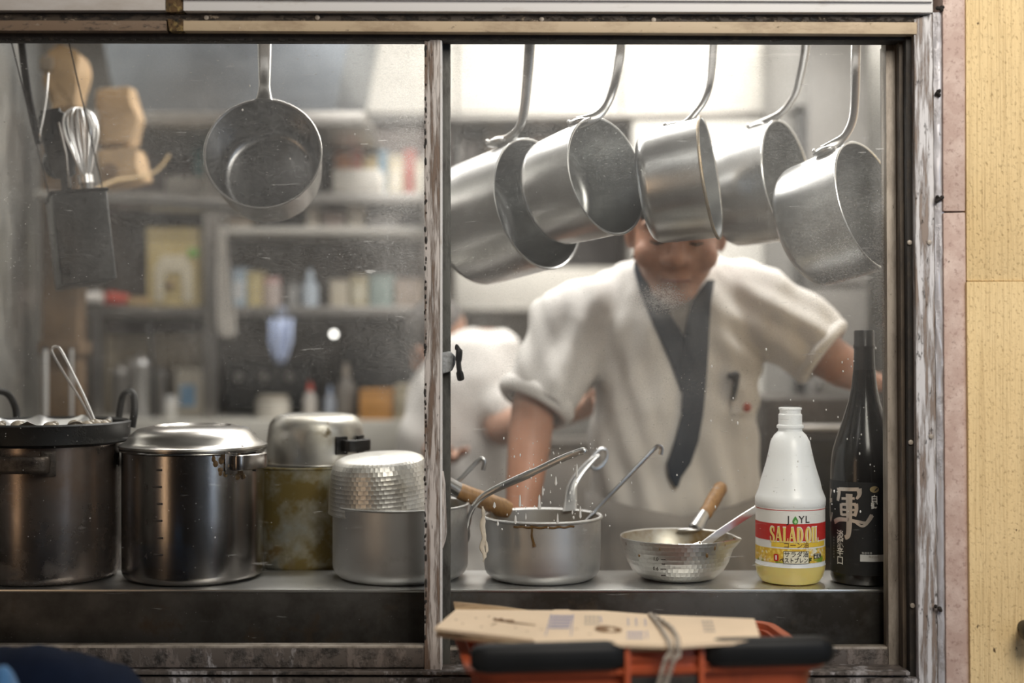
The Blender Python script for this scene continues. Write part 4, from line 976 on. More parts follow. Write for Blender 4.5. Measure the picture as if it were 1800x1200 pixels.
def head(bm, c, fwd, up, s=1.0):
    f = Vector(fwd).normalized(); u = Vector(up); u = (u-f*u.dot(f)).normalized(); r = f.cross(u)
    Mh = Matrix((r, f, u)).transposed()
    P = lambda x, y, z: Vector(c)+Mh @ Vector((x*s, y*s, z*s))
    ball(bm, P(0, -.012, .035), .074*s, .094*s, .086*s, mtx=Mh, u=24, v=16)
    ball(bm, P(0, .014, -.025), .066*s, .074*s, .085*s, mtx=Mh, u=24, v=16)
    ball(bm, P(0, .042, -.085), .040*s, .038*s, .030*s, mtx=Mh)
    for q in (-1, 1):
        ball(bm, P(q*.042, .05, -.03), .026*s, .026*s, .026*s, mtx=Mh); ball(bm, P(q*.074, -.012, -.012), .010*s, .020*s, .032*s, mtx=Mh)
        capsule(bm, [(P(q*.048, .068, .024), .010*s), (P(q*.014, .079, .020), .010*s)], 8)
    capsule(bm, [(P(0, .078, .012), .010*s), (P(0, .094, -.022), .014*s)], 10)
    for q in (-1, 1): ball(bm, P(q*.013, .086, -.026), .010*s, .010*s, .009*s, mtx=Mh)
    ball(bm, P(0, .080, -.056), .024*s, .010*s, .007*s, mtx=Mh); ball(bm, P(0, .079, -.066), .021*s, .010*s, .008*s, mtx=Mh)
    return P, Mh
def face_parts(P, Mh, s, t):
    for q in (-1, 1):
        bm = B(); ball(bm, P(q*.031, .074, .004), .0115*s, .008*s, .0065*s, mtx=Mh, u=12, v=8); e = obj('eyelid', bm, m_skin, t)
        bm = B(); capsule(bm, [(P(q*.041, .077, .0), .0014*s), (P(q*.031, .081, -.002), .0018*s), (P(q*.021, .080, .0), .0014*s)], 8); obj('eyelashes', bm, m_hair, e)
        bm = B(); capsule(bm, [(P(q*.048, .076, .028), .003*s), (P(q*.030, .086, .034), .004*s), (P(q*.014, .086, .029), .0035*s)], 8); obj('eyebrow', bm, m_hair, t)
    bm = B(); capsule(bm, [(P(-.022, .083, -.061), .0022*s), (P(0, .090, -.060), .003*s), (P(.022, .083, -.061), .0022*s)], 8); obj('mouth', bm, plain('lip_brown', (.26, .10, .075), .5), t)
def cap_mesh(P, Mh, s, name, mat, t, low=.045, grow=1.07):
    bm = B(); ball(bm, P(0, -.014, .042), .074*s*grow, .094*s*grow, .086*s*grow, mtx=Mh, u=24, v=16)
    c = P(0, 0, low-.012); n = (Mh @ Vector((0, .28, 1))).normalized()
    bmesh.ops.bisect_plane(bm, geom=bm.verts[:]+bm.edges[:]+bm.faces[:], plane_co=c, plane_no=n, clear_inner=True)
    bmesh.ops.holes_fill(bm, edges=bm.edges[:]); obj(name, bm, mat, t)
def rings_body(bm, rings, seg=28):
    """rings: (centre, half width, half depth)"""
    R_ = []
    for c, w, d in rings:
        R_.append([bm.verts.new((c.x+w*math.copysign(abs(math.cos(q))**.85, math.cos(q)), c.y+d*math.copysign(abs(math.sin(q))**.85, math.sin(q)), c.z)) for q in [2*PI*i/seg for i in range(seg)]])
    for A_, C_ in zip(R_[:-1], R_[1:]):
        for i in range(seg): bm.faces.new((A_[i], A_[(i+1) % seg], C_[(i+1) % seg], C_[i]))
    bm.faces.new(R_[0][::-1]); bm.faces.new(R_[-1])
def folds(bm, amp, fn):
    bm.normal_update()
    for v in bm.verts:
        n = v.normal.copy(); v.co += n*amp*fn(v.co)

# --- the cook at the window
yc = .60
t = thing('person', (W(1185, 600, .72).x, .74, 0), 'cook in white short-sleeved jacket with dark navy collar, leaning over and looking down', 'person')
hc = W(1189, 400, .55)
fwd = Vector((-.10, -.90, -.36)); upv = Vector((-.02, -.50, .86))
shL = W(1008, 580, .66); shR = W(1345, 548, .66)
elL = W(938, 712, .61); wrL = W(914, 922, .50)
elR = W(1462, 632, .62); wrR = W(1520, 668, .80)
bm = B()
P, Mh = head(bm, hc, fwd, upv, 1.14)
capsule(bm, [(W(1188, 450, .60), .054), (W(1186, 520, .67), .062), (W(1186, 560, .68), .07)], 18)
rings_body(bm, [(W(1185, 520, .68), .09, .06), (W(1185, 560, .68), .15, .09), (W(1185, 650, .69), .15, .10), (W(1185, 800, .72), .13, .10), (W(1183, 950, .76), .145, .115), (W(1183, 1060, .78), .15, .12), (W(1183, 1130, .78), .12, .11)])
for s_, e_, w_ in ((shL, elL, wrL), (shR, elR, wrR)):
    capsule(bm, [(W(1185, 570, .68), .075), (s_, .060), ((s_+e_)/2, .050), (e_, .042), (e_.lerp(w_, .35), .041), (w_, .028)], 16)
hand(bm, wrL, (wrL-elL)+Vector((0, -.04, 0)), (1, .2, 0), 1, 1., .6)
hand(bm, wrR, (wrR-elR), (0, 0, 1), 1, 1., .5)
for q in (-1, 1):
    hp_ = W(1183, 1100, .78)+Vector((q*.085, 0, 0)); kn = Vector((hp_.x+q*.015, hp_.y-.03, .50)); an = Vector((hp_.x+q*.02, hp_.y+.05, .09))
    capsule(bm, [(hp_, .095), (kn, .058), (kn.lerp(an, .35), .058), (an, .036)], 16)
    ball(bm, (an.x, an.y-.065, .045), .045, .12, .04)
bm = remeshed(bm, .0052, 3); obj('body', bm, m_skin, t, sharp=180)
face_parts(P, Mh, 1.14, t); cap_mesh(P, Mh, 1.14, 'hair', m_hair, t, .055, 1.06)
# jacket
bm = B()
rings_body(bm, [(W(1185, 468, .655), .066, .062), (W(1185, 492, .665), .098, .078), (W(1185, 520, .672), .150, .095), (W(1185, 560, .68), .178, .112), (W(1185, 630, .69), .166, .125), (W(1185, 720, .70), .160, .132), (W(1184, 800, .72), .166, .138), (W(1183, 880, .74), .172, .142), (W(1182, 980, .77), .176, .150), (W(1182, 1070, .78), .178, .152)], 36)
cuL = elL.lerp(shL, .06); cuR = elR.lerp(shR, .16)
capsule(bm, [(W(1105, 520, .67), .070), (shL, .088), (shL.lerp(cuL, .5), .080), (cuL, .070)], 22)
capsule(bm, [(W(1265, 512, .67), .068), (shR, .085), (shR.lerp(cuR, .5), .075), (cuR, .066)], 22)
bm = remeshed(bm, .0062, 5)
# sleeves end in an open hem: cut the rounded ends off square
def cut(bm, c, n):
    geom = [f for f in bm.faces if (f.calc_center_median()-c).length < .13]
    es = {e for f in geom for e in f.edges}; vs = {v for f in geom for v in f.verts}
    bmesh.ops.bisect_plane(bm, geom=list(vs)+list(es)+geom, plane_co=c, plane_no=n, clear_outer=True)
cut(bm, cuL, (elL-shL).normalized()); cut(bm, cuR, (elR-shR).normalized())
neck_c = W(1186, 470, .64)
def fold_fn(p):
    q = p-Vector((shL.x, p.y, shL.z)); 
    a1 = noise.noise(Vector((p.x*26+p.z*7, p.y*10, p.z*4.5)))           # long hanging folds
    a2 = noise.noise(Vector((p.x*9+4, p.y*9, p.z*11)))
    dl = math.exp(-((p-shL.lerp(elL, .45)).length/.15)**2)*math.sin((p.x*.75-p.z*.35)*120)*.5
    dr = math.exp(-((p-shR.lerp(elR, .5)).length/.16)**2)*math.sin((p.x*.5+p.z*.8)*120)*.5
    return a1*1.0+a2*.8+dl+dr
folds(bm, .014, fold_fn); bmesh.ops.smooth_vert(bm, verts=bm.verts, factor=.5)
jb = BVHTree.FromBMesh(bm)
jk = obj('jacket', bm, m_white, t, sharp=180)
def drape(rows, name, mat, parent, off=.004, nu=7, thick=.0035, tree=None, sub=6):
    """cloth strip laid on the chest: rows of (x_left, x_right, y) on the photo grid, dropped straight back onto the jacket"""
    tree = tree or jb
    rr = []
    for i in range(len(rows)-1):
        for k in range(sub):
            f = k/sub; rr.append(tuple(a+(b-a)*f for a, b in zip(rows[i], rows[i+1])))
    rr.append(rows[-1])
    bm = B(); g = []; lasty = .56
    for (xa, xb, py) in rr:
        row = []
        for j in range(nu+1):
            p = W(xa+(xb-xa)*j/nu, py, .58)
            hit = tree.ray_cast(Vector((p.x, 0.3, p.z)), Vector((0, 1, 0)), 1.0)
            if hit[0] is not None: lasty = hit[0].y
            y_ = lasty-off-thick*.6*math.sin(PI*j/nu); s_ = (D+y_)/(D+.58)
            row.append(bm.verts.new((p.x*s_, y_, ZC+(p.z-ZC)*s_)))
        g.append(row)
    for i in range(len(g)-1):
        for j in range(nu): bm.faces.new((g[i][j], g[i+1][j], g[i+1][j+1], g[i][j+1]))
    for _ in range(3): bmesh.ops.smooth_vert(bm, verts=bm.verts, factor=.4, use_axis_x=False, use_axis_y=True, use_axis_z=False)
    bmesh.ops.recalc_face_normals(bm, faces=bm.faces)
    e = bmesh.ops.extrude_face_region(bm, geom=bm.faces[:])
    for v in [q for q in e['geom'] if isinstance(q, bmesh.types.BMVert)]: v.co.y += thick
    return obj(name, bm, mat, parent, sharp=60)
drape([(1113, 1128, 448), (1115, 1142, 475), (1124, 1160, 510), (1140, 1178, 550), (1158, 1202, 590), (1180, 1224, 640), (1198, 1238, 690)], 'collar_band', m_navy, jk, .006)
drape([(1243, 1256, 492), (1216, 1250, 530), (1204, 1247, 580), (1200, 1244, 640), (1200, 1240, 690), (1198, 1236, 730), (1186, 1228, 775), (1172, 1214, 815), (1176, 1198, 838), (1186, 1192, 856)], 'collar_band', m_navy, jk, .011)
drape([(1146, 1215, 505), (1160, 1212, 540), (1178, 1206, 575), (1192, 1203, 600)], 'undershirt', m_apron_c, jk, .0035)
pk = drape([(1283, 1328, 655), (1284, 1328, 690), (1287, 1326, 728)], 'chest_pocket', m_white, jk, .005)
bm = B(); p = W(1291, 664, .55); 
hit = jb.ray_cast(Vector((p.x, .3, p.z)), Vector((0, 1, 0)), 1); yy = (hit[0].y if hit[0] else .56)-.016
capsule(bm, [(W(1284, 660, yy), .007), (W(1293, 660, yy), .009), (W(1294, 672, yy), .0065), (W(1289, 700, yy), .0045)], 10); obj('pen_clip', bm, plain('dark_pen', (.07, .07, .075), .3, .3), pk)
bm = B(); ball(bm, W(1313, 716, yy+.004), .008, .003, .009); obj('red_stain', bm, plain('red_spot', (.45, .10, .07), .6), pk)
def cuff(c, n, r0, r1, w, name='rolled_cuff'):
    n = Vector(n).normalized(); m = Matrix.Translation(c) @ basis(n, (0, 0, 1)).to_4x4()
    prof = [(r1, -w/2), (r1+.006, -w*.3), (r1+.009, 0), (r1+.006, w*.35), (r1, w/2), (r1-.006, w/2+.001), (r1-.009, 0), (r1-.006, -w/2)]
    bm = B(); lathe(bm, prof, m, 40, closed=True)
    for v in bm.verts: v.co += (v.co-c)*.05*noise.noise(v.co*28)
    obj(name, bm, m_white, t, sharp=180)
cuff(cuL+(elL-shL).normalized()*-.004, elL-shL, .06, .068, .036); cuff(cuR, elR-shR, .06, .065, .022)
# trousers, apron
bm = B()
for q in (-1, 1):
    hp_ = W(1183, 1100, .78)+Vector((q*.085, 0, 0)); kn = Vector((hp_.x+q*.015, hp_.y-.03, .50)); an = Vector((hp_.x+q*.02, hp_.y+.05, .12))
    capsule(bm, [(hp_, .108), (kn, .078), (an, .07)], 18)
obj('trousers', remeshed(bm, .01, 3), m_trouser, t, sharp=180)
zt = W(0, 905, .6).z
bm = B(); g = []
for i in range(26):
    z = zt-(zt-.45)*i/25; row = []
    for j in range(29):
        a = (j/28-.5)*2.5; wv = .005*math.sin(a*19+z*9)*min(1, i/4)
        c_ = W(1182, 900, .75); f_ = i/25
        row.append(bm.verts.new((c_.x+(.185+.02*f_+wv)*math.sin(a), c_.y-(.168+.02*f_+wv)*math.cos(a), z+.03*abs(a)*(1 if i == 0 else 0))))
    g.append(row)
for i in range(25):
    for j in range(28): bm.faces.new((g[i][j], g[i+1][j], g[i+1][j+1], g[i][j+1]))
bmesh.ops.recalc_face_normals(bm, faces=bm.faces); e = bmesh.ops.extrude_face_region(bm, geom=bm.faces[:])
for v in [q for q in e['geom'] if isinstance(q, bmesh.types.BMVert)]: v.co.y += .003
obj('apron', bm, m_apron_c, t, sharp=180)

# --- second cook behind
y2 = 1.25
t = thing('person', (W(800, 700, y2).x, y2, 0), 'second cook in white behind the window stile, bending with one forearm reaching forward', 'person')
hc = W(770, 604, y2+.17); bm = B()
P, Mh = head(bm, hc, (-.80, -.25, -.50), (-.48, -.2, .85), .84)
sh2 = W(868, 664, y2-.0); el2 = W(884, 752, y2-.10); wr2 = W(1022, 716, y2-.20)
sh3 = W(768, 690, y2+.16); el3 = W(752, 775, y2+.10); wr3 = W(770, 800, y2-.13)
tor = [(W(850, 578, y2+.02), .03, .04), (W(848, 598, y2+.02), .065, .08), (W(836, 660, y2+.04), .105, .13), (W(805, 760, y2+.06), .125, .14), (W(800, 880, y2+.08), .13, .13), (W(800, 960, y2+.09), .12, .12)]
rings_body(bm, tor)
capsule(bm, [(hc+Vector((.03, -.02, -.06)), .05), (W(832, 660, y2+.05), .06)], 14)
capsule(bm, [(sh2, .058), (el2, .042), (wr2, .028)], 14); capsule(bm, [(sh3, .058), (el3, .042), (wr3, .028)], 14)
hand(bm, wr2, wr2-el2, (0, 0, 1), 1, .97, .5); hand(bm, wr3, wr3-el3, (0, 0, 1), -1, .97, .5)
for q in (-1, 1):
    hp_ = Vector((W(800, 0, y2).x+q*.08, y2+.09, .80)); capsule(bm, [(Vector((hp_.x, hp_.y, 1.0)), .10), (hp_, .09), (Vector((hp_.x, hp_.y-.02, .46)), .055), (Vector((hp_.x, hp_.y+.03, .09)), .036)], 14)
    ball(bm, (hp_.x, hp_.y-.04, .045), .045, .12, .04)
obj('body', remeshed(bm, .006, 3), m_skin2, t, sharp=180)
face_parts(P, Mh, .84, t); cap_mesh(P, Mh, .84, 'hair', plain('greying_hair', (.10, .09, .085), .6), t, .03, 1.05)
bm = B(); rings_body(bm, [(c_, w_+.022, d_+.022) for c_, w_, d_ in tor]+[(W(800, 1080, y2+.09), .15, .15)])
capsule(bm, [(W(846, 640, y2+.02), .078), (sh2, .080), (sh2.lerp(el2, .55), .070)], 18); capsule(bm, [(W(800, 670, y2+.1), .085), (sh3, .078), (sh3.lerp(el3, .55), .068)], 18)
bm = remeshed(bm, .010, 4); folds(bm, .008, lambda p: noise.noise(Vector((p.x*16+p.z*9, p.y*9, p.z*8)))); obj('jacket', bm, m_white, t, sharp=180)
bm = B()
for q in (-1, 1):
    hp_ = Vector((W(800, 0, y2).x+q*.08, y2+.09, .80)); capsule(bm, [(Vector((hp_.x, hp_.y, .98)), .115), (hp_, .105), (Vector((hp_.x, hp_.y-.02, .46)), .075), (Vector((hp_.x, hp_.y+.03, .12)), .065)], 16)
obj('trousers', remeshed(bm, .012, 3), m_trouser, t, sharp=180)
# ------------------------------------------------------------------ kitchen behind: shelves, hood, fridge, their contents
random.seed(21)
yk = 1.62
m_rack = steel('rack_steel', (.42, .40, .38), .4, (40, 3, 3)); m_hood = steel('blue_grey_hood_steel', (.36, .39, .43), .42, (30, 3, 3))
m_whitepaint = plain('white_enamel', (.68, .655, .61), .45, var=.05); m_brownwood = plain('brown_post_wood', (.20, .13, .075), .6, var=.3, scale=8)
m_kraft = plain('kraft_paper', (.46, .31, .17), .75, var=.15, scale=20)
# white cupboard row high on the rear wall
t = thing('wall_cupboard', W(1010, 120, 1.98), 'long white cupboard high on the rear kitchen wall', 'cupboard')
for (xa, xb) in [(590, 800), (804, 1090), (1094, 1400)]:
    bm = B(); rslab(bm, xa, -60, xb, 198, 1.98, 2.75, .004); obj('cupboard_box', bm, m_whitepaint, t)
bm = B(); slab(bm, [(590, 206), (1400, 192), (1400, 200), (590, 215)], 1.97, 2.75, .002); obj('bottom_rail', bm, m_rack, t)
# range hood
t = thing('range_hood', W(380, 140, 1.45), 'blue-grey steel range hood over the cluttered shelves', 'hood')
bm = B(); slab(bm, [(150, -80), (640, -80), (590, 195), (205, 195)], 1.40, 2.2, .006); obj('canopy', bm, m_hood, t)
bm = B(); slab(bm, [(150, 195), (640, 195), (640, 222), (150, 222)], 1.36, 2.2, .004); obj('hood_lip', bm, m_rack, t)
# shelf rack
t = thing('shelf_rack', W(450, 740, yk), 'grey steel shelf rack holding tins, bottles and boxes', 'shelf')
for (xa, xb, yt, yb, yy) in [(140, 790, 338, 358, yk), (140, 790, 538, 556, yk)]:
    bm = B(); rslab(bm, xa, yt, xb, yb, yy, yy+.38, .003); obj('rack_shelf', bm, m_rack, t)
bm = B(); rslab(bm, 130, 738, 800, 800, yk-.06, yk+.38, .004); obj('counter_top', bm, plain('pale_counter', (.62, .60, .55), .4, var=.05), t)
bm = B(); box(bm, W(140, 0, yk).x, W(790, 0, yk).x, yk-.03, yk+.36, 0, W(0, 800, yk).z-.03, .004); obj('counter_base', bm, m_rack, t)
bm = B(); rslab(bm, 384, 398, 744, 410, yk+.05, yk+.37, .003); obj('middle_board', bm, m_whitepaint, t)
for (xa, xb) in [(357, 380), (160, 178), (744, 765)]:
    bm = B(); rslab(bm, xa, 262, xb, 740, yk-.004, yk+.03, .003); obj('rack_post', bm, m_rack, t)
bm = B(); rslab(bm, 150, 358, 790, 738, yk+.375, yk+.385); obj('back_panel', bm, plain('dark_back_panel', (.13, .105, .09), .6, var=.2, scale=4), t)
bm = B(); rslab(bm, 140, 222, 790, 338, yk+.375, yk+.385); obj('back_panel', bm, plain('dim_back_panel', (.17, .14, .13), .6, var=.2, scale=4), t)
zS = {'top': W(0, 338, yk).z, 'mid': W(0, 538, yk).z, 'low': W(0, 738, yk-.06).z}
CN = {}
def cmat(c):
    k = 'kitchenware_%02d_%02d_%02d' % tuple(int(x*99) for x in c)
    return MATS.get(k) or plain(k, c, .5, var=.08)
def carton(x0, x1, h, sh_, label, c, lab=None, dy=.05, name='carton', cat='box', dep=.12, grp=None):
    z = zS[sh_]; yy = (yk if sh_ != 'low' else yk-.06)+dy; a, b = L(x0-900, yy), L(x1-900, yy); hh = L(h, yy)
    t = thing(name, ((a+b)/2, yy+dep/2, z), label, cat, grp)
    bm = B(); box(bm, a, b, yy, yy+dep, z, z+hh*.86, .003); obj('box_body', bm, cmat(c), t)
    bm = B(); box(bm, a-.001, b+.001, yy-.001, yy+dep+.001, z+hh*.84, z+hh, .002); obj('box_lid', bm, cmat(tuple(x*.85 for x in c)), t)
    if lab:
        bm = B(); box(bm, a+(b-a)*.2, b-(b-a)*.2, yy-.002, yy+.001, z+hh*.2, z+hh*.65); obj('paper_label', bm, cmat(lab), t)
    return t
def jar(px, w, h, sh_, label, c, cap=None, dy=.10, kind='jar', grp=None):
    z = zS[sh_]; yy = (yk if sh_ != 'low' else yk-.06)+dy; x = L(px-900, yy); r = L(w/2, yy); hh = L(h, yy)
    t = thing({'jar': 'jar', 'bottle': 'squeeze_bottle', 'tin': 'tin_canister'}[kind], (x, yy, z), label, {'jar': 'jar', 'bottle': 'bottle', 'tin': 'canister'}[kind], grp)
    m = Matrix.Translation((x, yy, z))
    if kind == 'bottle': p = [(0, 0), (r*.9, 0), (r, hh*.04), (r, hh*.52), (r*.8, hh*.62), (r*.38, hh*.72), (r*.34, hh*.80), (0, hh*.80)]; q = [(r*.45, hh*.76), (r*.45, hh*.80), (r*.22, hh*.98), (r*.12, hh), (0, hh)]
    elif kind == 'tin': p = [(0, 0), (r*.98, 0), (r, hh*.03), (r, hh*.84), (r*1.03, hh*.85), (0, hh*.86)]; q = [(r*1.05, hh*.82), (r*1.05, hh*.88), (r*.9, hh*.92), (r*.2, hh*.93), (r*.2, hh*.97), (r*.14, hh), (0, hh)]
    else: p = [(0, 0), (r*.92, 0), (r, hh*.05), (r, hh*.72), (r*.8, hh*.80), (0, hh*.81)]; q = [(r*.86, hh*.77), (r*.88, hh*.80), (r*.88, hh*.97), (r*.8, hh), (0, hh)]
    bm = B(); lathe(bm, p, m, 22); obj('vessel', bm, c if hasattr(c, 'node_tree') else cmat(c), t)
    bm = B(); lathe(bm, q, m, 22); obj('lid' if kind != 'bottle' else 'nozzle_cap', bm, (c if hasattr(c, 'node_tree') else cmat(cap or c)), t)
    return t
# top shelf
cols = [(.60, .26, .12), (.50, .16, .10), (.55, .42, .22), (.18, .28, .36), (.62, .55, .42), (.42, .14, .12), (.66, .60, .5)]
names = ['orange', 'brick red', 'tan', 'slate blue', 'beige', 'dark red', 'cream']
x = 588
for k, (c, nm) in enumerate(zip(cols, names)):
    w = [30, 20, 26, 18, 28, 20, 22][k]; carton(x, x+w-2, [80, 86, 74, 84, 76, 86, 70][k], 'top', nm+' packet in the row on the upper shelf above the white tray', c, (.7, .66, .58) if k % 2 == 0 else None, .16, 'packet', 'box', .10, 'packets on the upper rack shelf'); x += w
carton(340, 362, 84, 'top', 'teal packet on the upper shelf behind the single saucepan', (.10, .30, .32), None, .12, 'packet', 'box', .10)
carton(378, 470, 70, 'top', 'dull brown box hidden behind the single saucepan', (.26, .2, .15), (.5, .45, .38), .14)
carton(476, 560, 80, 'top', 'grey box on the upper shelf beside the single saucepan', (.33, .32, .31), None, .14)
def tray(px0, px1, py, label):
    yy = yk+.02; a, b = L(px0-900, yy), L(px1-900, yy); z = zS['top']
    t = thing('white_tray', ((a+b)/2, yy+.08, z), label, 'tray'); bm = B()
    box(bm, a+.01, b-.01, yy, yy+.16, z, z+.012, .004); hh = L(py, yy)
    for (u0, u1, v0, v1) in [(a, b, yy-.006, yy+.004), (a, b, yy+.156, yy+.166), (a, a+.01, yy, yy+.16), (b-.01, b, yy, yy+.16)]: box(bm, u0, u1, v0, v1, z+.004, z+hh, .003)
    obj('tray_body', bm, m_whitepaint, t)
tray(585, 668, 42, 'bright white tray on the upper shelf beside the window stile'); tray(292, 366, 30, 'white tray on the upper shelf behind the utensil box')
zS['board'] = W(0, 398, yk+.05).z
for (x0, x1, h, c, nm) in [(400, 440, 30, (.50, .42, .34), 'brown box on the white upper board'), (538, 560, 34, (.66, .60, .52), 'pale box on the white upper board below the saucepan'), (566, 604, 28, (.44, .36, .33), 'mauve box on the white upper board'), (610, 640, 36, (.60, .54, .46), 'beige box on the white upper board'), (648, 700, 26, (.40, .38, .38), 'grey box on the white upper board')]:
    carton(x0, x1, h, 'board', nm, c, None, .08, grp='boxes on the white upper board')
# mid shelf
t = carton(258, 350, 138, 'mid', 'yellow dispenser box with a pale front panel on the middle shelf', (.58, .46, .22), None, .02, 'dispenser_box', 'box', .2)
ya_ = yk+.02
bm = B(); slab(bm, [(272, 530), (272, 470), (285, 448), (325, 448), (338, 470), (338, 530), (322, 530), (318, 478), (290, 478), (287, 530)], ya_-.006, ya_+.002, .001); obj('pale_panel', bm, cmat((.70, .63, .48)), t)
bm = B(); ball(bm, W(299, 501, ya_-.004), .012, .008, .012); obj('dispenser_knob', bm, cmat((.25, .16, .08)), t)
bm = B(); slab(bm, [(331, 437), (348, 437), (348, 450), (331, 450)], ya_-.006, ya_+.002); obj('green_sticker', bm, cmat((.25, .55, .12)), t)
def roll(x0, x1, py, r, yy, name, label, cat, c):
    t = thing(name, W((x0+x1)/2, py+r, yy), label, cat); bm = B(); a, b = W(x0, py, yy), W(x1, py, yy); rr = L(r, yy); dv = b-a
    sweep(bm, [a+dv*q for q in (0, .03, .08, .92, .97, 1)], [rr*.6, rr*.95, rr, rr, rr*.95, rr*.6], seg=18); obj('roll_body', bm, cmat(c), t)
    bm = B(); rod(bm, b-dv*.01, b+dv*.03, rr*.45, 12); obj('roll_core', bm, cmat(tuple(q*.6 for q in c)), t)
roll(132, 182, 524, 11, yk-.02, 'white_roll', 'white roll lying beside the red package on the middle shelf', 'roll', (.74, .70, .66))
t = thing('red_package', W(200, 538, yk), 'red package lying on the middle shelf by the white roll', 'package')
bm = B(); capsule(bm, [(W(178, 526, yk+.03), L(11, yk)), (W(196, 524, yk+.03), L(13, yk)), (W(222, 527, yk+.03), L(11, yk))], 14); obj('wrapper', remeshed(bm, .006, 2), cmat((.56, .09, .06)), t)
bm = B(); rslab(bm, 224, 522, 262, 537, yk+.01, yk+.06, .003); tag(obj('wooden_scoop', bm, cmat((.46, .32, .16)), loc=W(243, 530, yk+.03)), 'light wooden scoop end beside the red package', 'scoop')
for (x0, x1, h, c, lb_, nm) in [(408, 432, 68, (.42, .52, .62), (.7, .7, .7), 'blue-grey carton beside the hanging towel'), (434, 458, 62, (.60, .50, .26), None, 'straw yellow carton next to the blue-grey carton'), (580, 612, 48, (.58, .52, .42), None, 'beige carton on the middle shelf'), (616, 646, 56, (.50, .44, .30), (.66, .62, .5), 'khaki carton on the middle shelf'), (650, 690, 58, (.30, .38, .36), None, 'grey-green carton on the middle shelf'), (694, 738, 50, (.44, .36, .30), None, 'brown carton at the end of the middle shelf')]:
    carton(x0, x1, h, 'mid', nm, c, lb_, .06, grp='cartons on the middle shelf')
jar(478, 34, 52, 'mid', 'pink-lidded tub on the middle shelf', (.56, .47, .44), (.62, .40, .38))
jar(545, 30, 66, 'mid', 'pale blue nozzle bottle on the middle shelf', (.52, .60, .70), (.6, .7, .82), .08, 'bottle'); jar(515, 24, 44, 'mid', 'grey jar next to the pale blue nozzle bottle', (.34, .34, .34), (.2, .2, .2))
# things under the middle shelf
for (x0, x1, h, c, nm) in [(186, 262, 140, (.50, .42, .30), 'tall beige carton under the middle shelf behind the canisters'), (268, 350, 142, (.52, .44, .33), 'tall beige carton next to the dark conduit')]:
    carton(x0, x1, h, 'low', nm, c, None, .28, 'tall_carton', 'box', .12, 'tall beige cartons')
carton(308, 352, 84, 'low', 'white carton with a blue label on the rear counter', (.62, .57, .48), (.25, .42, .62), .19, 'carton', 'box', .08)
for k, (px, w, h, nm) in enumerate([(212, 34, 92, 'slim steel canister'), (247, 40, 108, 'tallest steel canister'), (284, 34, 88, 'low steel canister')]):
    jar(px, w, h, 'low', nm+' on the rear counter', m_chrome if k == 1 else m_rack, None, .18+.03*k, 'tin', 'steel canisters on the counter')
for (px, w, h, c, cap, nm) in [(545, 24, 62, (.62, .58, .54), (.62, .08, .05), 'squeeze bottle with red cap on the rear counter'), (580, 20, 56, (.42, .46, .54), (.34, .42, .58), 'blue-capped squeeze bottle next to the red-capped one'), (608, 34, 96, (.22, .20, .18), (.3, .26, .22), 'tall dark bottle on the rear counter')]:
    jar(px, w, h, 'low', nm, c, cap, .12, 'bottle', 'bottles on the rear counter')
carton(632, 690, 52, 'low', 'orange tub box on the rear counter', (.66, .33, .10), None, .01); carton(694, 742, 60, 'low', 'cream box beside the orange box', (.64, .56, .40), None, .01)
jar(300, 22, 40, 'low', 'small white jar before the canisters', (.66, .64, .6), (.7, .7, .7), .08); jar(480, 60, 40, 'low', 'wide pale bowl jar on the rear counter', (.50, .47, .42), (.4, .36, .3), .10)
bm = B(); 
t = thing('black_stove', W(470, 700, yk+.1), 'black cooking range under the middle shelf', 'stove')
bm = B(); rslab(bm, 398, 640, 540, 722, yk+.14, yk+.36, .006); obj('stove_body', bm, m_blackpl, t)
bm = B(); rslab(bm, 394, 634, 544, 642, yk+.12, yk+.36, .003); obj('stove_top', bm, m_darkmetal, t)
for k in range(3):
    bm = B(); m = Matrix.Translation(W(420+45*k, 662, yk+.135)) @ Matrix.Rotation(PI/2, 4, 'X'); lathe(bm, [(0, .014), (.012, .013), (.014, 0), (0, 0)], m, 16); obj('stove_knob', bm, m_rack, t)
t = thing('black_stove', W(650, 700, yk+.1), 'black range in shadow beside the window stile', 'stove')
bm = B(); rslab(bm, 600, 620, 738, 722, yk+.16, yk+.36, .006); obj('stove_body', bm, m_blackpl, t); bm = B(); rslab(bm, 596, 612, 742, 622, yk+.14, yk+.36, .003); obj('stove_top', bm, m_darkmetal, t)
# hung cloths
def hung(rows, yy, name, label, mat, cat):
    bm = B(); g = []
    for (xa, xb, py) in rows:
        g.append([bm.verts.new(W(xa+(xb-xa)*j/10, py, yy)+Vector((0, .012*math.sin(j*1.25+py*.01), 0))) for j in range(11)])
    for i in range(len(g)-1):
        for j in range(10): bm.faces.new((g[i][j], g[i+1][j], g[i+1][j+1], g[i][j+1]))
    e = bmesh.ops.extrude_face_region(bm, geom=bm.faces[:])
    for v in [q for q in e['geom'] if isinstance(q, bmesh.types.BMVert)]: v.co.y += .008
    t = thing(name, W(rows[0][0], rows[0][2], yy), label, cat); obj('folded_cloth', bm, mat, t, sharp=180)
    bm = B(); a = W((rows[0][0]+rows[0][1])/2, rows[0][2]-4, yy+.004); sweep(bm, [a+Vector((.010*math.cos(q), 0, .012+.012*math.sin(q))) for q in [2*PI*i/14 for i in range(14)]], .0025, seg=6, loop=True); obj('cloth_loop', bm, mat, t)
hung([(386, 396, 398), (384, 402, 450), (382, 407, 500), (382, 414, 560), (384, 415, 584), (390, 410, 595)], yk-.03, 'white_towel', 'narrow white towel hanging from the rack post', plain('towel_white', (.64, .60, .55), .9, var=.05), 'towel')
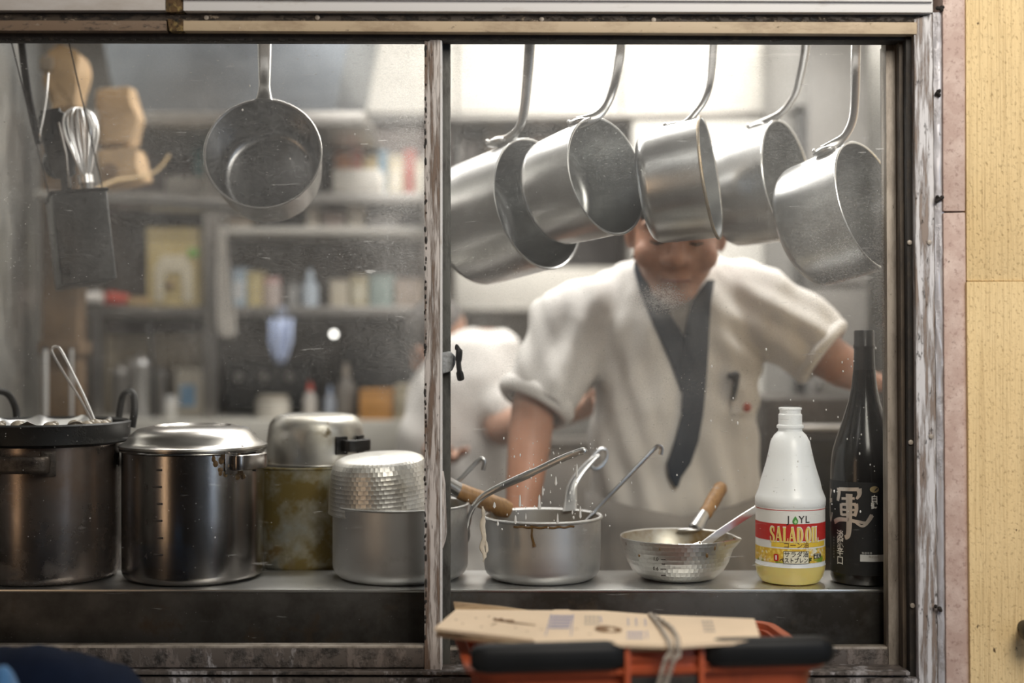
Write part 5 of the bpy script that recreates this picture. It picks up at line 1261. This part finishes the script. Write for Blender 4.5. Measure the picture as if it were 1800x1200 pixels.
hung([(474, 516, 560), (472, 514, 600), (478, 506, 625), (486, 500, 640)], yk-.03, 'blue_cloth', 'pale blue-white cloth hanging under the middle shelf', plain('pale_blue_cloth', (.46, .54, .76), .9, var=.05), 'cloth')
for px, py, c, nm in [(587, 587, (1, .96, .9), 'round white glowing point under the middle shelf'), (662, 637, (.95, .97, 1), 'small pale glowing point over the dark range')]:
    t = thing('glow_point', W(px, py, yk+.34), nm, 'lamp')
    e_ = NT('point_glow_%d' % px); em = e_.n('ShaderNodeEmission'); em.inputs[0].default_value = (*c, 1); em.inputs[1].default_value = 9; e_.l(em.outputs[0], e_.out.inputs[0])
    bm = B(); ball(bm, W(px, py, yk+.33), .0065); obj('glow_ball', bm, e_.m, t); bm = B(); m = Matrix.Translation(W(px, py, yk+.335)) @ Matrix.Rotation(PI/2, 4, 'X'); lathe(bm, [(.007, .0), (.011, 0), (.011, -.045), (0, -.045)], m, 16); obj('ball_socket', bm, m_darkmetal, t)  # small emissive ball in a dark socket
bm = B(); sweep(bm, catmull([W(262, 560, yk+.02), W(266, 620, yk+.01), W(272, 680, yk+.02), W(270, 736, yk+.03)], 6), .005, seg=8); tag(obj('conduit', bm, m_blackpl, loc=W(266, 560, yk)), 'dark cable hanging from the middle shelf in front of the beige cartons', 'cable')
# post, partition and poles
t = thing('wooden_post', W(102, 900, 1.05), 'brown wooden post behind the dark utensil box', 'post'); bm = B(); slab(bm, [(72, 200), (136, 200), (136, 1180), (72, 1180)], 1.05, 1.12, .003); obj('post_body', bm, m_brownwood, t)
bm = B(); slab(bm, [(66, 600), (140, 600), (140, 624), (66, 624)], 1.035, 1.13, .003); obj('post_collar', bm, m_brownwood, t)
bm = B(); p0 = W(-40, 0, .30); p1 = W(70, 0, 1.35)
vv = [bm.verts.new((p.x+dx, p.y, z)) for z in (.0, 2.5) for p, dx in ((p0, 0), (p1, 0), (p1, -.02), (p0, -.02))]
for f in [(0, 1, 2, 3), (7, 6, 5, 4), (0, 4, 5, 1), (1, 5, 6, 2), (2, 6, 7, 3), (3, 7, 4, 0)]: bm.faces.new([vv[i] for i in f])
tag(obj('partition_panel', bm, steel('smeared_partition_steel', (.50, .50, .48), .36, (20, 20, 2), [((.22, .20, .17), 5, .5, .7, 3, .6)]), loc=(p0.x, p0.y, 0)), 'smeared steel partition standing at the edge behind the outer sash', 'partition')
for px, w_, nm in [(80, 5, 'steel pole beside the wooden post, thicker of the two'), (126, 3, 'thin steel pole before the wooden post')]:
    t = thing('steel_pole', W(px, 1100, .92), nm, 'pole', 'steel poles behind the wok'); bm = B(); a = W(px, 612, .92); rod(bm, a, (a.x, a.y, 0.02), L(w_, .92), 14); obj('pole_tube', bm, m_chrome, t); bm = B(); ball(bm, a, L(w_*1.2, .92), None, L(w_*.8, .92)); obj('pole_cap', bm, m_darkmetal, t)
    bm = B(); lathe(bm, [(0, 0), (.03, 0), (.03, .01), (.012, .03), (0, .03)], Matrix.Translation((a.x, a.y, 0)), 16); obj('pole_foot', bm, m_darkmetal, t)
# paper bags hanging high up
def bag(poly, yy, label):
    t = thing('paper_bag', W(sum(p[0] for p in poly)/len(poly), max(p[1] for p in poly), yy), label, 'bag')
    bm = B(); slab(bm, poly, yy, yy+.07, .006)
    bmesh.ops.triangulate(bm, faces=bm.faces[:]); bmesh.ops.subdivide_edges(bm, edges=bm.edges[:], cuts=3)
    for v in bm.verts: v.co += Vector((1, 1, 1))*.010*noise.noise(v.co*22)
    obj('bag_body', bm, m_kraft, t, sharp=25)
    return t
t = bag([(80, 92), (105, 74), (135, 92), (140, 130), (130, 190), (92, 192), (76, 140)], .85, 'crumpled pale paper bag high behind the utensils')
bm = B(); rslab(bm, 66, 96, 92, 126, .84, .88, .01); obj('bag_patch', bm, cmat((.22, .17, .12)), t)
bag([(168, 158), (225, 152), (240, 210), (232, 252), (172, 256)], 1.0, 'upper brown paper bag beside the whisk')
t = bag([(172, 262), (236, 258), (252, 318), (180, 330)], .98, 'lower brown paper bag beside the whisk, with a dark spot')
bm = B(); m = Matrix.Translation(W(194, 300, .975)) @ Matrix.Rotation(PI/2, 4, 'X'); lathe(bm, [(0, .004), (.016, .004), (.018, 0), (0, 0)], m, 18); obj('bag_spot', bm, cmat((.20, .13, .08)), t)
t = thing('bag_shelf', W(170, 345, .98), 'narrow shelf carrying the brown paper bags', 'shelf'); bm = B(); slab(bm, [(60, 334), (420, 352), (420, 366), (60, 350)], .95, 1.15, .003); obj('board', bm, m_rack, t)
bm = B(); sweep(bm, catmull([W(165, 335, .8), W(200, 318, .85), W(240, 312, .9), (W(275, 300, .93)), W(298, 272, .95)], 6), .003, seg=8); tag(obj('bamboo_strip', bm, cmat((.46, .32, .15)), loc=W(230, 315, .88)), 'thin curved bamboo strip below the paper bags', 'strip')
# dark utensil box with turner, whisk, ladle
m_boxd = worn('dark_grey_box', (.055, .055, .055), [((.11, .11, .11), 10, (1, 1, 1), .5, .75, 1), ((.02, .02, .02), 26, (1, 1, 1), .58, .68, 3)], .4, .3, bump=.2)
ya = .30
t = thing('utensil_box', W(150, 495, ya), 'dark metal box holding kitchen utensils, hung behind the outer sash', 'box')
fp = [(90, 340), (188, 333), (206, 490), (108, 503)]
f_ = [W(x, y, ya) for x, y in fp]; b_ = [p+Vector((-.052, .13, -.004)) for p in f_]
bm = B(); A_ = [bm.verts.new(p) for p in f_]; C_ = [bm.verts.new(p) for p in b_]
for i in (1, 2, 3): bm.faces.new((A_[i], C_[i], C_[(i+1) % 4], A_[(i+1) % 4]))
bm.faces.new(A_); bm.faces.new(C_[::-1]); bmesh.ops.recalc_face_normals(bm, faces=bm.faces)
r_ = bmesh.ops.solidify(bm, geom=bm.faces[:], thickness=.003)
bmesh.ops.bevel(bm, geom=[e for e in bm.edges if e.is_manifold and e.calc_face_angle(0) > .7], offset=.0035, segments=3, affect='EDGES', profile=.5)
obj('box_body', bm, m_boxd, t, sharp=40)
bm = B(); sweep(bm, [p+Vector((0, 0, .001)) for p in (f_[0], f_[1], b_[1], b_[0])], .0032, seg=8, loop=True); obj('rim', bm, m_darkmetal, t)
for q in (0, 1):
    bm = B(); c_ = f_[q].lerp(b_[q], .5); sweep(bm, [c_-Vector((0, 0, .008)), c_+Vector((0, 0, .01)), Vector((c_.x-.02, YR+.006, zr+.004)), Vector((c_.x-.02, YR, zr+.018)), Vector((c_.x-.02, YR-.006, zr+.008))], .0012, seg=6); obj('hanging_wire', bm, m_darkmetal, t)
yb_ = ya+.05
t = thing('turner', W(120, 345, yb_), 'wide black turner standing upright in the dark utensil box', 'turner')
bm = B(); sweep(bm, catmull([W(88, 192, yb_), W(92, 215, yb_), W(104, 270, yb_), W(112, 300, yb_), W(117, 330, yb_), W(120, 420, yb_+.01)], 5), [L(w_, yb_) for w_ in [18]*3+[24]*7+[25]*5+[20]*3+[9]*8], .003, side=(1, 0, .25), seg=12, power=.5); obj('blade', bm, m_blackpl, t, sharp=50)
bm = B(); sweep(bm, [W(103, 215, yb_-.004), W(116, 270, yb_-.004), W(122, 330, yb_-.004)], .0018, seg=6); obj('rib', bm, m_rack, t)
t = thing('whisk', W(158, 345, yb_), 'wire whisk standing upright in the dark utensil box', 'whisk')
bm = B(); rod(bm, W(152, 318, yb_), W(162, 430, yb_+.015), L(11, yb_), 14); obj('handle', bm, m_rack, t)
bm = B(); rod(bm, W(150, 308, yb_), W(152, 322, yb_), L(13, yb_), 14); obj('collar', bm, m_chrome, t)
for k in range(9):
    q = PI*k/9; dx = math.cos(q); dy = math.sin(q); bm = B(); c_ = W(151, 308, yb_)
    fp_ = lambda s_, w_, py: W(151+(py-308)*.11+s_*w_*dx, py, yb_)+Vector((0, L(s_*w_*dy, yb_), 0))
    sweep(bm, catmull([fp_(1, 7, 308), fp_(1, 17, 275), fp_(1, 29, 235), fp_(1, 26, 205), fp_(1, 10, 191), fp_(-1, 10, 191), fp_(-1, 26, 205), fp_(-1, 29, 235), fp_(-1, 17, 275), fp_(-1, 7, 308)], 5), .0012, seg=6); obj('wire', bm, m_chrome, t)
t = thing('hanging_ladle', W(60, 250, .30), 'long dark ladle handle hanging beside the black turner', 'ladle')
bm = B(); sweep(bm, catmull([W(36, 40, .30), W(38, 75, .30), W(46, 140, .30), W(56, 200, .30), W(68, 252, .335)], 6), [L(7, .3)]*25, [.003]*25, side=(1, 0, 0), seg=10); obj('handle', bm, m_darkmetal, t)
bm = B(); e = W(36, 32, .30); sweep(bm, [Vector((e.x, e.y+.010*math.cos(q), e.z+.010*math.sin(q))) for q in [2*PI*i/16 for i in range(16)]], .003, seg=8, loop=True); obj('hook', bm, m_darkmetal, t)
bm = B(); c_ = W(97, 285, .40); ball(bm, c_, .022, .018, .028); obj('bowl', bm, m_darkmetal, t)
bm = B(); sweep(bm, catmull([W(85, 128, .34), W(82, 165, .335), W(76, 205, .33), W(70, 236, .32), W(72, 252, .33)], 6), .0017, seg=6); tag(obj('skewer', bm, m_chrome, loc=W(78, 190, .33)), 'thin bright skewer between the ladle handle and the turner', 'skewer')
# fridge, dark column and black oven behind the cook
yf = 1.36
t = thing('fridge', (W(1472, 0, yf).x, yf+.3, 0), 'tall grey steel fridge behind the last hanging saucepan', 'fridge')
m_fr = plain('grey_fridge_enamel', (.20, .195, .19), .45, .2, var=.08)
bm = B(); slab(bm, [(1417, -20), (1528, -20), (1528, 1180), (1417, 1180)], yf, yf+.6, .006); obj('cabinet', bm, m_fr, t)
for (ya0, yb0) in [(20, 500), (508, 1150)]:
    bm = B(); rslab(bm, 1421, ya0, 1524, yb0, yf-.022, yf-.001, .006); d = obj('door', bm, m_fr, t); bm = B(); xh = W(1434, 0, yf).x; za, zb = W(0, 300 if ya0 < 100 else 560, yf).z, W(0, 420 if ya0 < 100 else 680, yf).z
    sweep(bm, catmull([Vector((xh, yf-.02, za)), Vector((xh, yf-.05, za-.015)), Vector((xh, yf-.05, zb+.015)), Vector((xh, yf-.02, zb))], 5), .007, seg=8); obj('handle', bm, m_chrome, d)
bm = B(); slab(bm, [(1400, 190), (1416, 190), (1416, 1180), (1400, 1180)], yf+.02, yf+.10, .003); t = thing('dark_column', W(1408, 1180, yf+.05), 'thin dark column beside the grey fridge', 'column'); obj('column_body', bm, m_blackpl, t)
bm = B(); slab(bm, [(1396, 184), (1420, 184), (1420, 196), (1396, 196)], yf+.01, yf+.11, .003); obj('column_head', bm, m_darkmetal, t)
t = thing('black_oven', W(1420, 1000, 1.05), 'black oven behind the oil and sake bottles', 'oven')
bm = B(); slab(bm, [(1345, 700), (1560, 700), (1560, 1400), (1345, 1400)], 1.02, 1.29, .008); obj('oven_body', bm, worn('brown_black_oven', (.05, .044, .04), [((.10, .085, .075), 8, (1, 1, 1), .5, .7, 1)], .45, .4, bump=.1), t)
bm = B(); slab(bm, [(1368, 770), (1540, 770), (1540, 960), (1368, 960)], 1.008, 1.022, .004); dr_ = obj('oven_door', bm, m_blackpl, t); bm = B(); rod(bm, W(1380, 752, .99), W(1530, 752, .99), .008); obj('handle', bm, m_rack, dr_)
# dim wall shelf with goods behind the row of saucepans
t = thing('wall_shelf', W(950, 300, 2.3), 'dim wall shelf behind the hanging saucepans', 'shelf')
bm = B(); rslab(bm, 800, 292, 1112, 304, 2.15, 2.5, .003); obj('shelf_board', bm, m_rack, t)
bm = B(); rslab(bm, 800, 214, 1112, 470, 2.5, 2.52); obj('shelf_back', bm, plain('grey_shelf_back', (.20, .19, .19), .6), t)
for px in (803, 1104):
    bm = B(); rslab(bm, px, 212, px+8, 470, 2.15, 2.5, .002); obj('side_panel', bm, m_rack, t)
bm = B(); rslab(bm, 800, 470, 1112, 545, 2.15, 2.52, .004); obj('lower_box', bm, m_whitepaint, t)
zS['wall'] = W(0, 292, 2.2).z
x = 812
for k, (w, h, c, nm) in enumerate([(30, 50, (.34, .31, .30), 'dark grey'), (34, 58, (.44, .37, .30), 'tan'), (26, 44, (.30, .30, .34), 'slate'), (38, 54, (.40, .30, .24), 'brown'), (30, 48, (.52, .46, .38), 'sand'), (36, 56, (.32, .34, .34), 'steel grey'), (32, 50, (.46, .34, .28), 'rust brown')]):
    yy = 2.2; a, b = L(x-900, yy), L(x+w-900, yy); z = zS['wall']; t = thing('storage_tin', ((a+b)/2, yy+.06, z), nm+' storage box on the dim wall shelf', 'box', 'boxes on the dim wall shelf')
    bm = B(); box(bm, a, b, yy, yy+.12, z, z+L(h*.82, yy), .004); obj('box_body', bm, cmat(c), t); bm = B(); box(bm, a-.003, b+.003, yy-.003, yy+.123, z+L(h*.80, yy), z+L(h, yy), .003); obj('box_lid', bm, cmat(tuple(q*.7 for q in c)), t); x += w+10
carton_z = W(0, 545, 1.9).z
# low rear counter behind second cook, with pale stuff
t = thing('rear_counter', W(1000, 800, 1.9), 'steel counter along the rear wall behind the cooks', 'counter')
bm = B(); rslab(bm, 802, 770, 1340, 785, 1.7, 1.975, .004); obj('counter_top', bm, m_rack, t)
bm = B(); box(bm, W(802, 0, 1.9).x, W(1340, 0, 1.9).x, 1.74, 1.975, 0, W(0, 785, 1.7).z-.002, .004); obj('counter_base', bm, m_rack, t)
# fluorescent fittings
for (x, y, z, nm) in [(.15, .62, 2.34, 'fluorescent ceiling fitting above the cook'), (.30, 1.52, 2.51, 'fluorescent ceiling fitting above the rear counter'), (-.95, 1.25, 2.46, 'fluorescent ceiling fitting above the shelf rack')]:
    t = thing('ceiling_light', (x, y, z+.08), nm, 'lamp', 'fluorescent ceiling fittings'); bm = B(); box(bm, x-.65, x+.65, y-.09, y+.09, z+.025, z+.09, .006); box(bm, x-.02, x+.02, y-.02, y+.02, z+.085, 2.62); obj('housing', bm, m_whitepaint, t)
    for dy in (-.045, .045):
        bm = B(); rod(bm, (x-.6, y+dy, z+.014), (x+.6, y+dy, z+.014), .012, 12); obj('tube', bm, m_whitepaint, t)
# ------------------------------------------------------------------ in front of the window: bench, orange basket, flattened cardboard, cloth
ZB = ZC-.405-.225
t = thing('bench', (.1, -.25, 0), 'steel bench under the window carrying the basket and the cloth', 'bench')
bm = B(); box(bm, -.95, .62, -.52, -.045, ZB-.03, ZB, .004); obj('bench_top', bm, m_rack, t)
for x in (-.92, .58):
    for y in (-.49, -.08):
        bm = B(); box(bm, x-.02, x+.02, y-.02, y+.02, 0, ZB-.028, .003); obj('leg', bm, m_rack, t)
m_or = worn('dirty_orange_plastic', (.38, .075, .026), [((.24, .05, .02), 18, (1, 1, .4), .52, .75, 1), ((.06, .03, .02), 50, (1, 1, .4), .64, .74, 3)], .45, bump=.1)
m_hd = plain('dull_black_handle', (.008, .0085, .009), .55, Specular_IOR_Level=.25)
bc = Vector((.156, -.212, ZB)); brot = Matrix.Rotation(math.radians(6.5), 3, 'Z')
t = thing('shopping_basket', bc, 'orange plastic basket with black handles below the window, cardboard on top', 'basket', rot=brot)
BM = Matrix.Translation(bc) @ brot.to_4x4()
def rring(w, d, r, z, n=6):
    pts = []
    for cx_, cy_, a0_ in [(w/2-r, d/2-r, 0), (-w/2+r, d/2-r, PI/2), (-w/2+r, -d/2+r, PI), (w/2-r, -d/2+r, 1.5*PI)]:
        pts += [Vector((cx_+r*math.cos(a0_+k*PI/2/n), cy_+r*math.sin(a0_+k*PI/2/n), z)) for k in range(n+1)]
    return pts
def loft(rings, closed=False):
    bm = B(); R_ = [[bm.verts.new(BM @ p) for p in r] for r in rings]; n = len(R_[0])
    for A_, C_ in list(zip(R_[:-1], R_[1:]))+([(R_[-1], R_[0])] if closed else []):
        for i in range(n): bm.faces.new((A_[i], A_[(i+1) % n], C_[(i+1) % n], C_[i]))
    return bm, R_
HB = .225
bm, R_ = loft([rring(.36, .20, .03, .0), rring(.362, .202, .03, .02), rring(.358, .198, .03, .02), rring(.356, .196, .03, .004)]); bm.faces.new(R_[0][::-1]); bm.faces.new(R_[-1]); obj('basket_floor', bm, m_or, t)
bm, R_ = loft([rring(.402, .238, .035, .150), rring(.420, .256, .04, HB-.008), rring(.452, .276, .038, HB-.006), rring(.454, .278, .038, HB), rring(.430, .254, .034, HB), rring(.398, .234, .035, .150)], True); obj('rim', bm, m_or, t)
# lattice bars of the wall
top = rring(.400, .236, .035, .152, 2); bot = rring(.360, .200, .03, .016, 2)
def perim(f, ring):
    n = len(ring); ls = [(ring[(i+1) % n]-ring[i]).length for i in range(n)]; tot = sum(ls); s_ = f*tot
    for i in range(n):
        if s_ <= ls[i]: return ring[i].lerp(ring[(i+1) % n], s_/ls[i])
        s_ -= ls[i]
    return ring[0]
for k in range(64):
    a, b = perim((k+.2)/64, top), perim((k+.2)/64, bot); bm = B(); rod(bm, BM @ a, BM @ b, .0042, 6); obj('lattice_bar', bm, m_or, t)
for z_, f in ((.055, .3), (.105, .65)):
    r_ = [p.lerp(q, 1-f) for p, q in zip(top, bot)]; r_ = [Vector((p.x, p.y, z_)) for p in r_]; bm = B(); sweep(bm, [BM @ p for p in r_], .004, seg=6, loop=True); obj('lattice_ring', bm, m_or, t)
# grips folded down on both long sides
def grip(x0, x1, y, name='grip'):
    bm = B(); pa = [BM @ Vector((x, y+dy, HB+.017)) for x, dy in [(x0, .0), (x0+.006, 0), (x0+.02, -.001), ((x0+x1)/2, -.002), (x1-.02, -.001), (x1-.006, 0), (x1, 0)]]
    sweep(bm, pa, [.010, .0155, .0175, .0175, .0175, .0155, .010], [.008, .013, .015, .015, .015, .013, .008], side=(0, 0, 1), seg=14, power=.6); obj(name, bm, m_hd, t, sharp=40)
grip(-.222, -.036, -.134); grip(.066, .226, -.134)
# cheek of the rim between the grips: recessed panel with ribs and two posts
bm = B(); box(bm, -.030, .058, -.134, -.124, HB-.06, HB+.030, .003, BM); obj('rim_panel', bm, m_or, t)
for k in range(3):
    bm = B(); box(bm, -.028, .056, -.1375, -.133, HB+.022-.013*k, HB+.0255-.013*k, .001, BM); obj('rib', bm, m_or, t)
bm = B(); box(bm, -.028, .056, -.1365, -.132, HB-.042, HB-.010, .002, BM); obj('recess_shade_plate', bm, m_black, t)  # black plate paints the shade of a recess
for x in (-.032, .060):
    bm = B(); box(bm, x-.004, x+.004, -.142, -.12, HB-.055, HB+.032, .003, BM); obj('rim_post', bm, m_or, t)
# flattened cardboard
m_card = plain('kraft_cardboard', (.74, .58, .41), .8, var=.06, scale=7); m_edge = worn('corrugated_edge', (.45, .33, .20), [((.16, .10, .06), 40, (.2, 1, 3), .5, .65, 1)], .9)
m_cstain = plain('coffee_brown_stain', (.22, .11, .04), .7); m_blue = plain('blue_stamp_ink', (.19, .21, .37), .7, var=.05); m_greyink = plain('grey_stamp_ink', (.36, .31, .26), .7, var=.05)
ct = thing('flattened_cardboard', G(1050, 1105, ZC-.375), 'flattened cardboard box with blue print tied on the orange basket', 'cardboard')
zc_ = ZC-.372
def sheet(poly, z, th, name, mat, dz=None):
    bm = B(); a = [G(x, y, z) for x, y in poly]
    top_ = [bm.verts.new(p) for p in a]; bo = [bm.verts.new(p-Vector((0, 0, th))) for p in a]; n = len(a)
    bm.faces.new(top_); bm.faces.new(bo[::-1])
    for i in range(n): bm.faces.new((top_[i], bo[i], bo[(i+1) % n], top_[(i+1) % n]))
    return obj(name, bm, mat, ct, smooth=False)
sheet([(801, 1071), (1060, 1073), (1150, 1080), (1326, 1087), (1338, 1124), (1185, 1134), (1100, 1131), (940, 1128), (936, 1123), (764, 1103)], zc_, .004, 'top_sheet', m_card)
sheet([(803, 1072), (1320, 1088), (1337, 1127), (1240, 1131), (1180, 1139), (1000, 1135), (934, 1134), (770, 1109)], zc_-.0055, .004, 'lower_sheet', m_edge)
sheet([(800, 1075), (1320, 1090), (1332, 1128), (1200, 1136), (960, 1132), (930, 1136), (766, 1113)], zc_-.011, .004, 'lower_sheet', m_card)
bm = B(); slab(bm, [(797, 1058), (820, 1060), (880, 1066), (944, 1075), (944, 1080), (870, 1076), (800, 1071)], -.125, -.121); tag(obj('standing_flap', bm, m_edge, ct, smooth=False), 'torn flap standing at the back edge')
bm = B(); slab(bm, [(962, 1077), (975, 1072), (1000, 1072), (1015, 1079)], -.135, -.131); obj('standing_flap', bm, m_card, ct, smooth=False)
def flatp(polys, mat, name, z=zc_+.0004):
    bm = B()
    for poly in polys: bm.faces.new([bm.verts.new(G(x, y, z)) for x, y in poly])
    return obj(name, bm, mat, ct, smooth=False)
# print: ruled boxes with rows of small text
def ruled(x0, x1, xs0, xs1, y0, y1): return [[(x0, y0), (x0+1.6, y0), (xs0+1.6, y1), (xs0, y1)], [(x1, y0), (x1+1.6, y0), (xs1+1.6, y1), (xs1, y1)]]
flatp(ruled(968, 1007, 958, 1003, 1079, 1117), m_blue, 'printed_rule')
for r_ in range(5):
    ps = []; random.seed(r_+3)
    for k in range(9):
        f = r_/5; x = 970-3*f*2+k*4.1; y = 1081+r_*5.0; ps.append([(x, y), (x+3.2, y), (x+2.8, y+3.2), (x-.3, y+3.2)])
    flatp(ps, m_blue, 'printed_row')
for (x, y0, y1) in [(1055, 1083, 1094), (1103, 1086, 1099), (1117, 1086, 1100), (1133, 1087, 1100), (1136, 1108, 1122)]: flatp([[(x, y0), (x+1.8, y0), (x+2.6, y1), (x+.8, y1)]], m_blue, 'printed_rule')
for y in (1110, 1118): flatp([[(1102+k*5, y), (1105.5+k*5, y), (1106+k*5, y+4), (1102.5+k*5, y+4)] for k in range(6)], m_blue, 'printed_row')
for r_ in range(3): flatp([[(1028+k*7, 1082+r_*6), (1032+k*7, 1082+r_*6), (1032+k*7, 1085.5+r_*6), (1028+k*7, 1085.5+r_*6)] for k in range(4)], m_greyink, 'printed_row')
random.seed(12)
for r_ in range(4): flatp([[(1234+k*7+r_*1.5, 1090+r_*5.5), (1239+k*7+r_*1.5, 1090.3+r_*5.5), (1238+k*7+r_*1.5, 1093.5+r_*5.5), (1233+k*7+r_*1.5, 1093+r_*5.5)] for k in range(3)], m_greyink, 'printed_row')
flatp([[(878, 1086), (884, 1086), (884, 1090), (878, 1090)], [(868, 1085), (880, 1088), (903, 1089), (905, 1092), (884, 1093), (866, 1090)], [(892, 1091), (940, 1097), (942, 1099), (890, 1094)], [(862, 1098), (872, 1094), (874, 1095), (864, 1099)]]+[[(x, y), (x+3, y), (x+3, y+1.6), (x, y+1.6)] for x, y in [(835, 1085), (858, 1082), (812, 1095), (845, 1100), (905, 1102), (925, 1108), (800, 1088), (950, 1105), (1012, 1104), (1035, 1113)]], m_cstain, 'ink_splash')
bm = B(); rp = [G(1069+20*math.cos(q), 1105+4.6*math.sin(q)+(1.5*math.cos(q)), zc_+.0012) for q in [2*PI*i/24 for i in range(24)]]; sweep(bm, rp, [.0028+.0014*math.sin(i*.9) for i in range(24)], .0006, side=(0, 1, 0), seg=6, loop=True); obj('ring_stain', bm, m_cstain, ct)
bm = B(); ball(bm, G(1058, 1105, zc_+.0008), .010, .006, .0007); obj('ring_stain', bm, m_cstain, ct)
# twine
m_tw = worn('grey_twine', (.42, .37, .31), [((.18, .15, .12), 260, (1, 1, 1), .5, .62, 1)], .9)
t = thing('twine', G(1165, 1130, zc_), 'twisted grey twine tied round the cardboard and hanging before the basket', 'twine')
for k, pts in enumerate([[G(1143, 1078, zc_+.003), G(1160, 1100, zc_+.003), G(1170, 1115, zc_+.003), G(1178, 1131, zc_+.002)], [G(1150, 1081, zc_+.004), G(1178, 1100, zc_+.004), G(1190, 1118, zc_+.003), G(1192, 1133, zc_+.002)]]):
    e = pts[-1]
    tail = [Vector((e.x+.0, e.y-.004, e.z-.012)), W(1172 if k == 0 else 1187, 1155, e.y-.008), W(1164 if k == 0 else 1178, 1180, e.y-.008), W(1155 if k == 0 else 1166, 1215, e.y-.008)]
    ctr = catmull(pts+tail, 14)
    for s_ in (0, PI):
        pa = []
        for i, p in enumerate(ctr):
            q = i*.9+s_; pa.append(p+Vector((.0016*math.cos(q), .0008*math.sin(q), .0012*math.sin(q))))
        bm = B(); sweep(bm, pa, .0017, seg=6); obj('strand', bm, m_tw, t)
# navy cloth heaped at the corner
m_cl = plain('dark_navy_canvas', (.005, .009, .022), .9, Specular_IOR_Level=.1); m_cl2 = cloth('bright_blue_canvas', (.035, .12, .26))
def heap(x0, x1, prof, y0, y1, name, label, mat):
    """crumpled cloth: ridge line given on the photo grid at depth y0, sagging back to y1"""
    bm = B(); nx, ny = 60, 26; g = []
    for i in range(ny+1):
        v = i/ny; row = []
        for j in range(nx+1):
            u = j/nx; px = x0+(x1-x0)*u
            k = next(q for q in range(len(prof)-1) if prof[q+1][0] >= px-1e-6); a, b = prof[k], prof[k+1]; py = a[1]+(b[1]-a[1])*(px-a[0])/(b[0]-a[0])
            top_ = W(px, py, (y0+y1)/2); z = max(ZB+.004, top_.z-.0-(abs(v-.5)*2)**2.2*(top_.z-ZB))
            p = Vector((top_.x, y0+(y1-y0)*v, z)); n = noise.fractal(Vector((p.x*14, p.y*10, 1)), .7, 2., 3)
            p += Vector((.004*n, .004*n, .007*n)); row.append(bm.verts.new(p))
        g.append(row)
    for i in range(ny):
        for j in range(nx): bm.faces.new((g[i][j], g[i][j+1], g[i+1][j+1], g[i+1][j]))
    bmesh.ops.recalc_face_normals(bm, faces=bm.faces); e = bmesh.ops.extrude_face_region(bm, geom=bm.faces[:])
    for v in [q for q in e['geom'] if isinstance(q, bmesh.types.BMVert)]: v.co.z -= .004
    return bm
t = thing('navy_cloth', W(80, 1190, -.30), 'dark navy cloth heaped in front of the sash below the sooty stock pot', 'cloth')
obj('cloth_fold', heap(-120, 250, [(-120, 1150), (0, 1143), (60, 1137), (120, 1143), (170, 1160), (210, 1180), (250, 1230)], -.42, -.16, '', '', m_cl), m_cl, t, sharp=180)
t2 = thing('blue_cloth_bundle', W(10, 1190, -.45), 'brighter blue cloth bundle on the navy cloth at the picture corner', 'cloth')
obj('cloth_fold', heap(-140, 30, [(-140, 1166), (-20, 1162), (14, 1163), (24, 1175), (30, 1225)], -.52, -.38, '', '', m_cl2), m_cl2, t2, sharp=180)
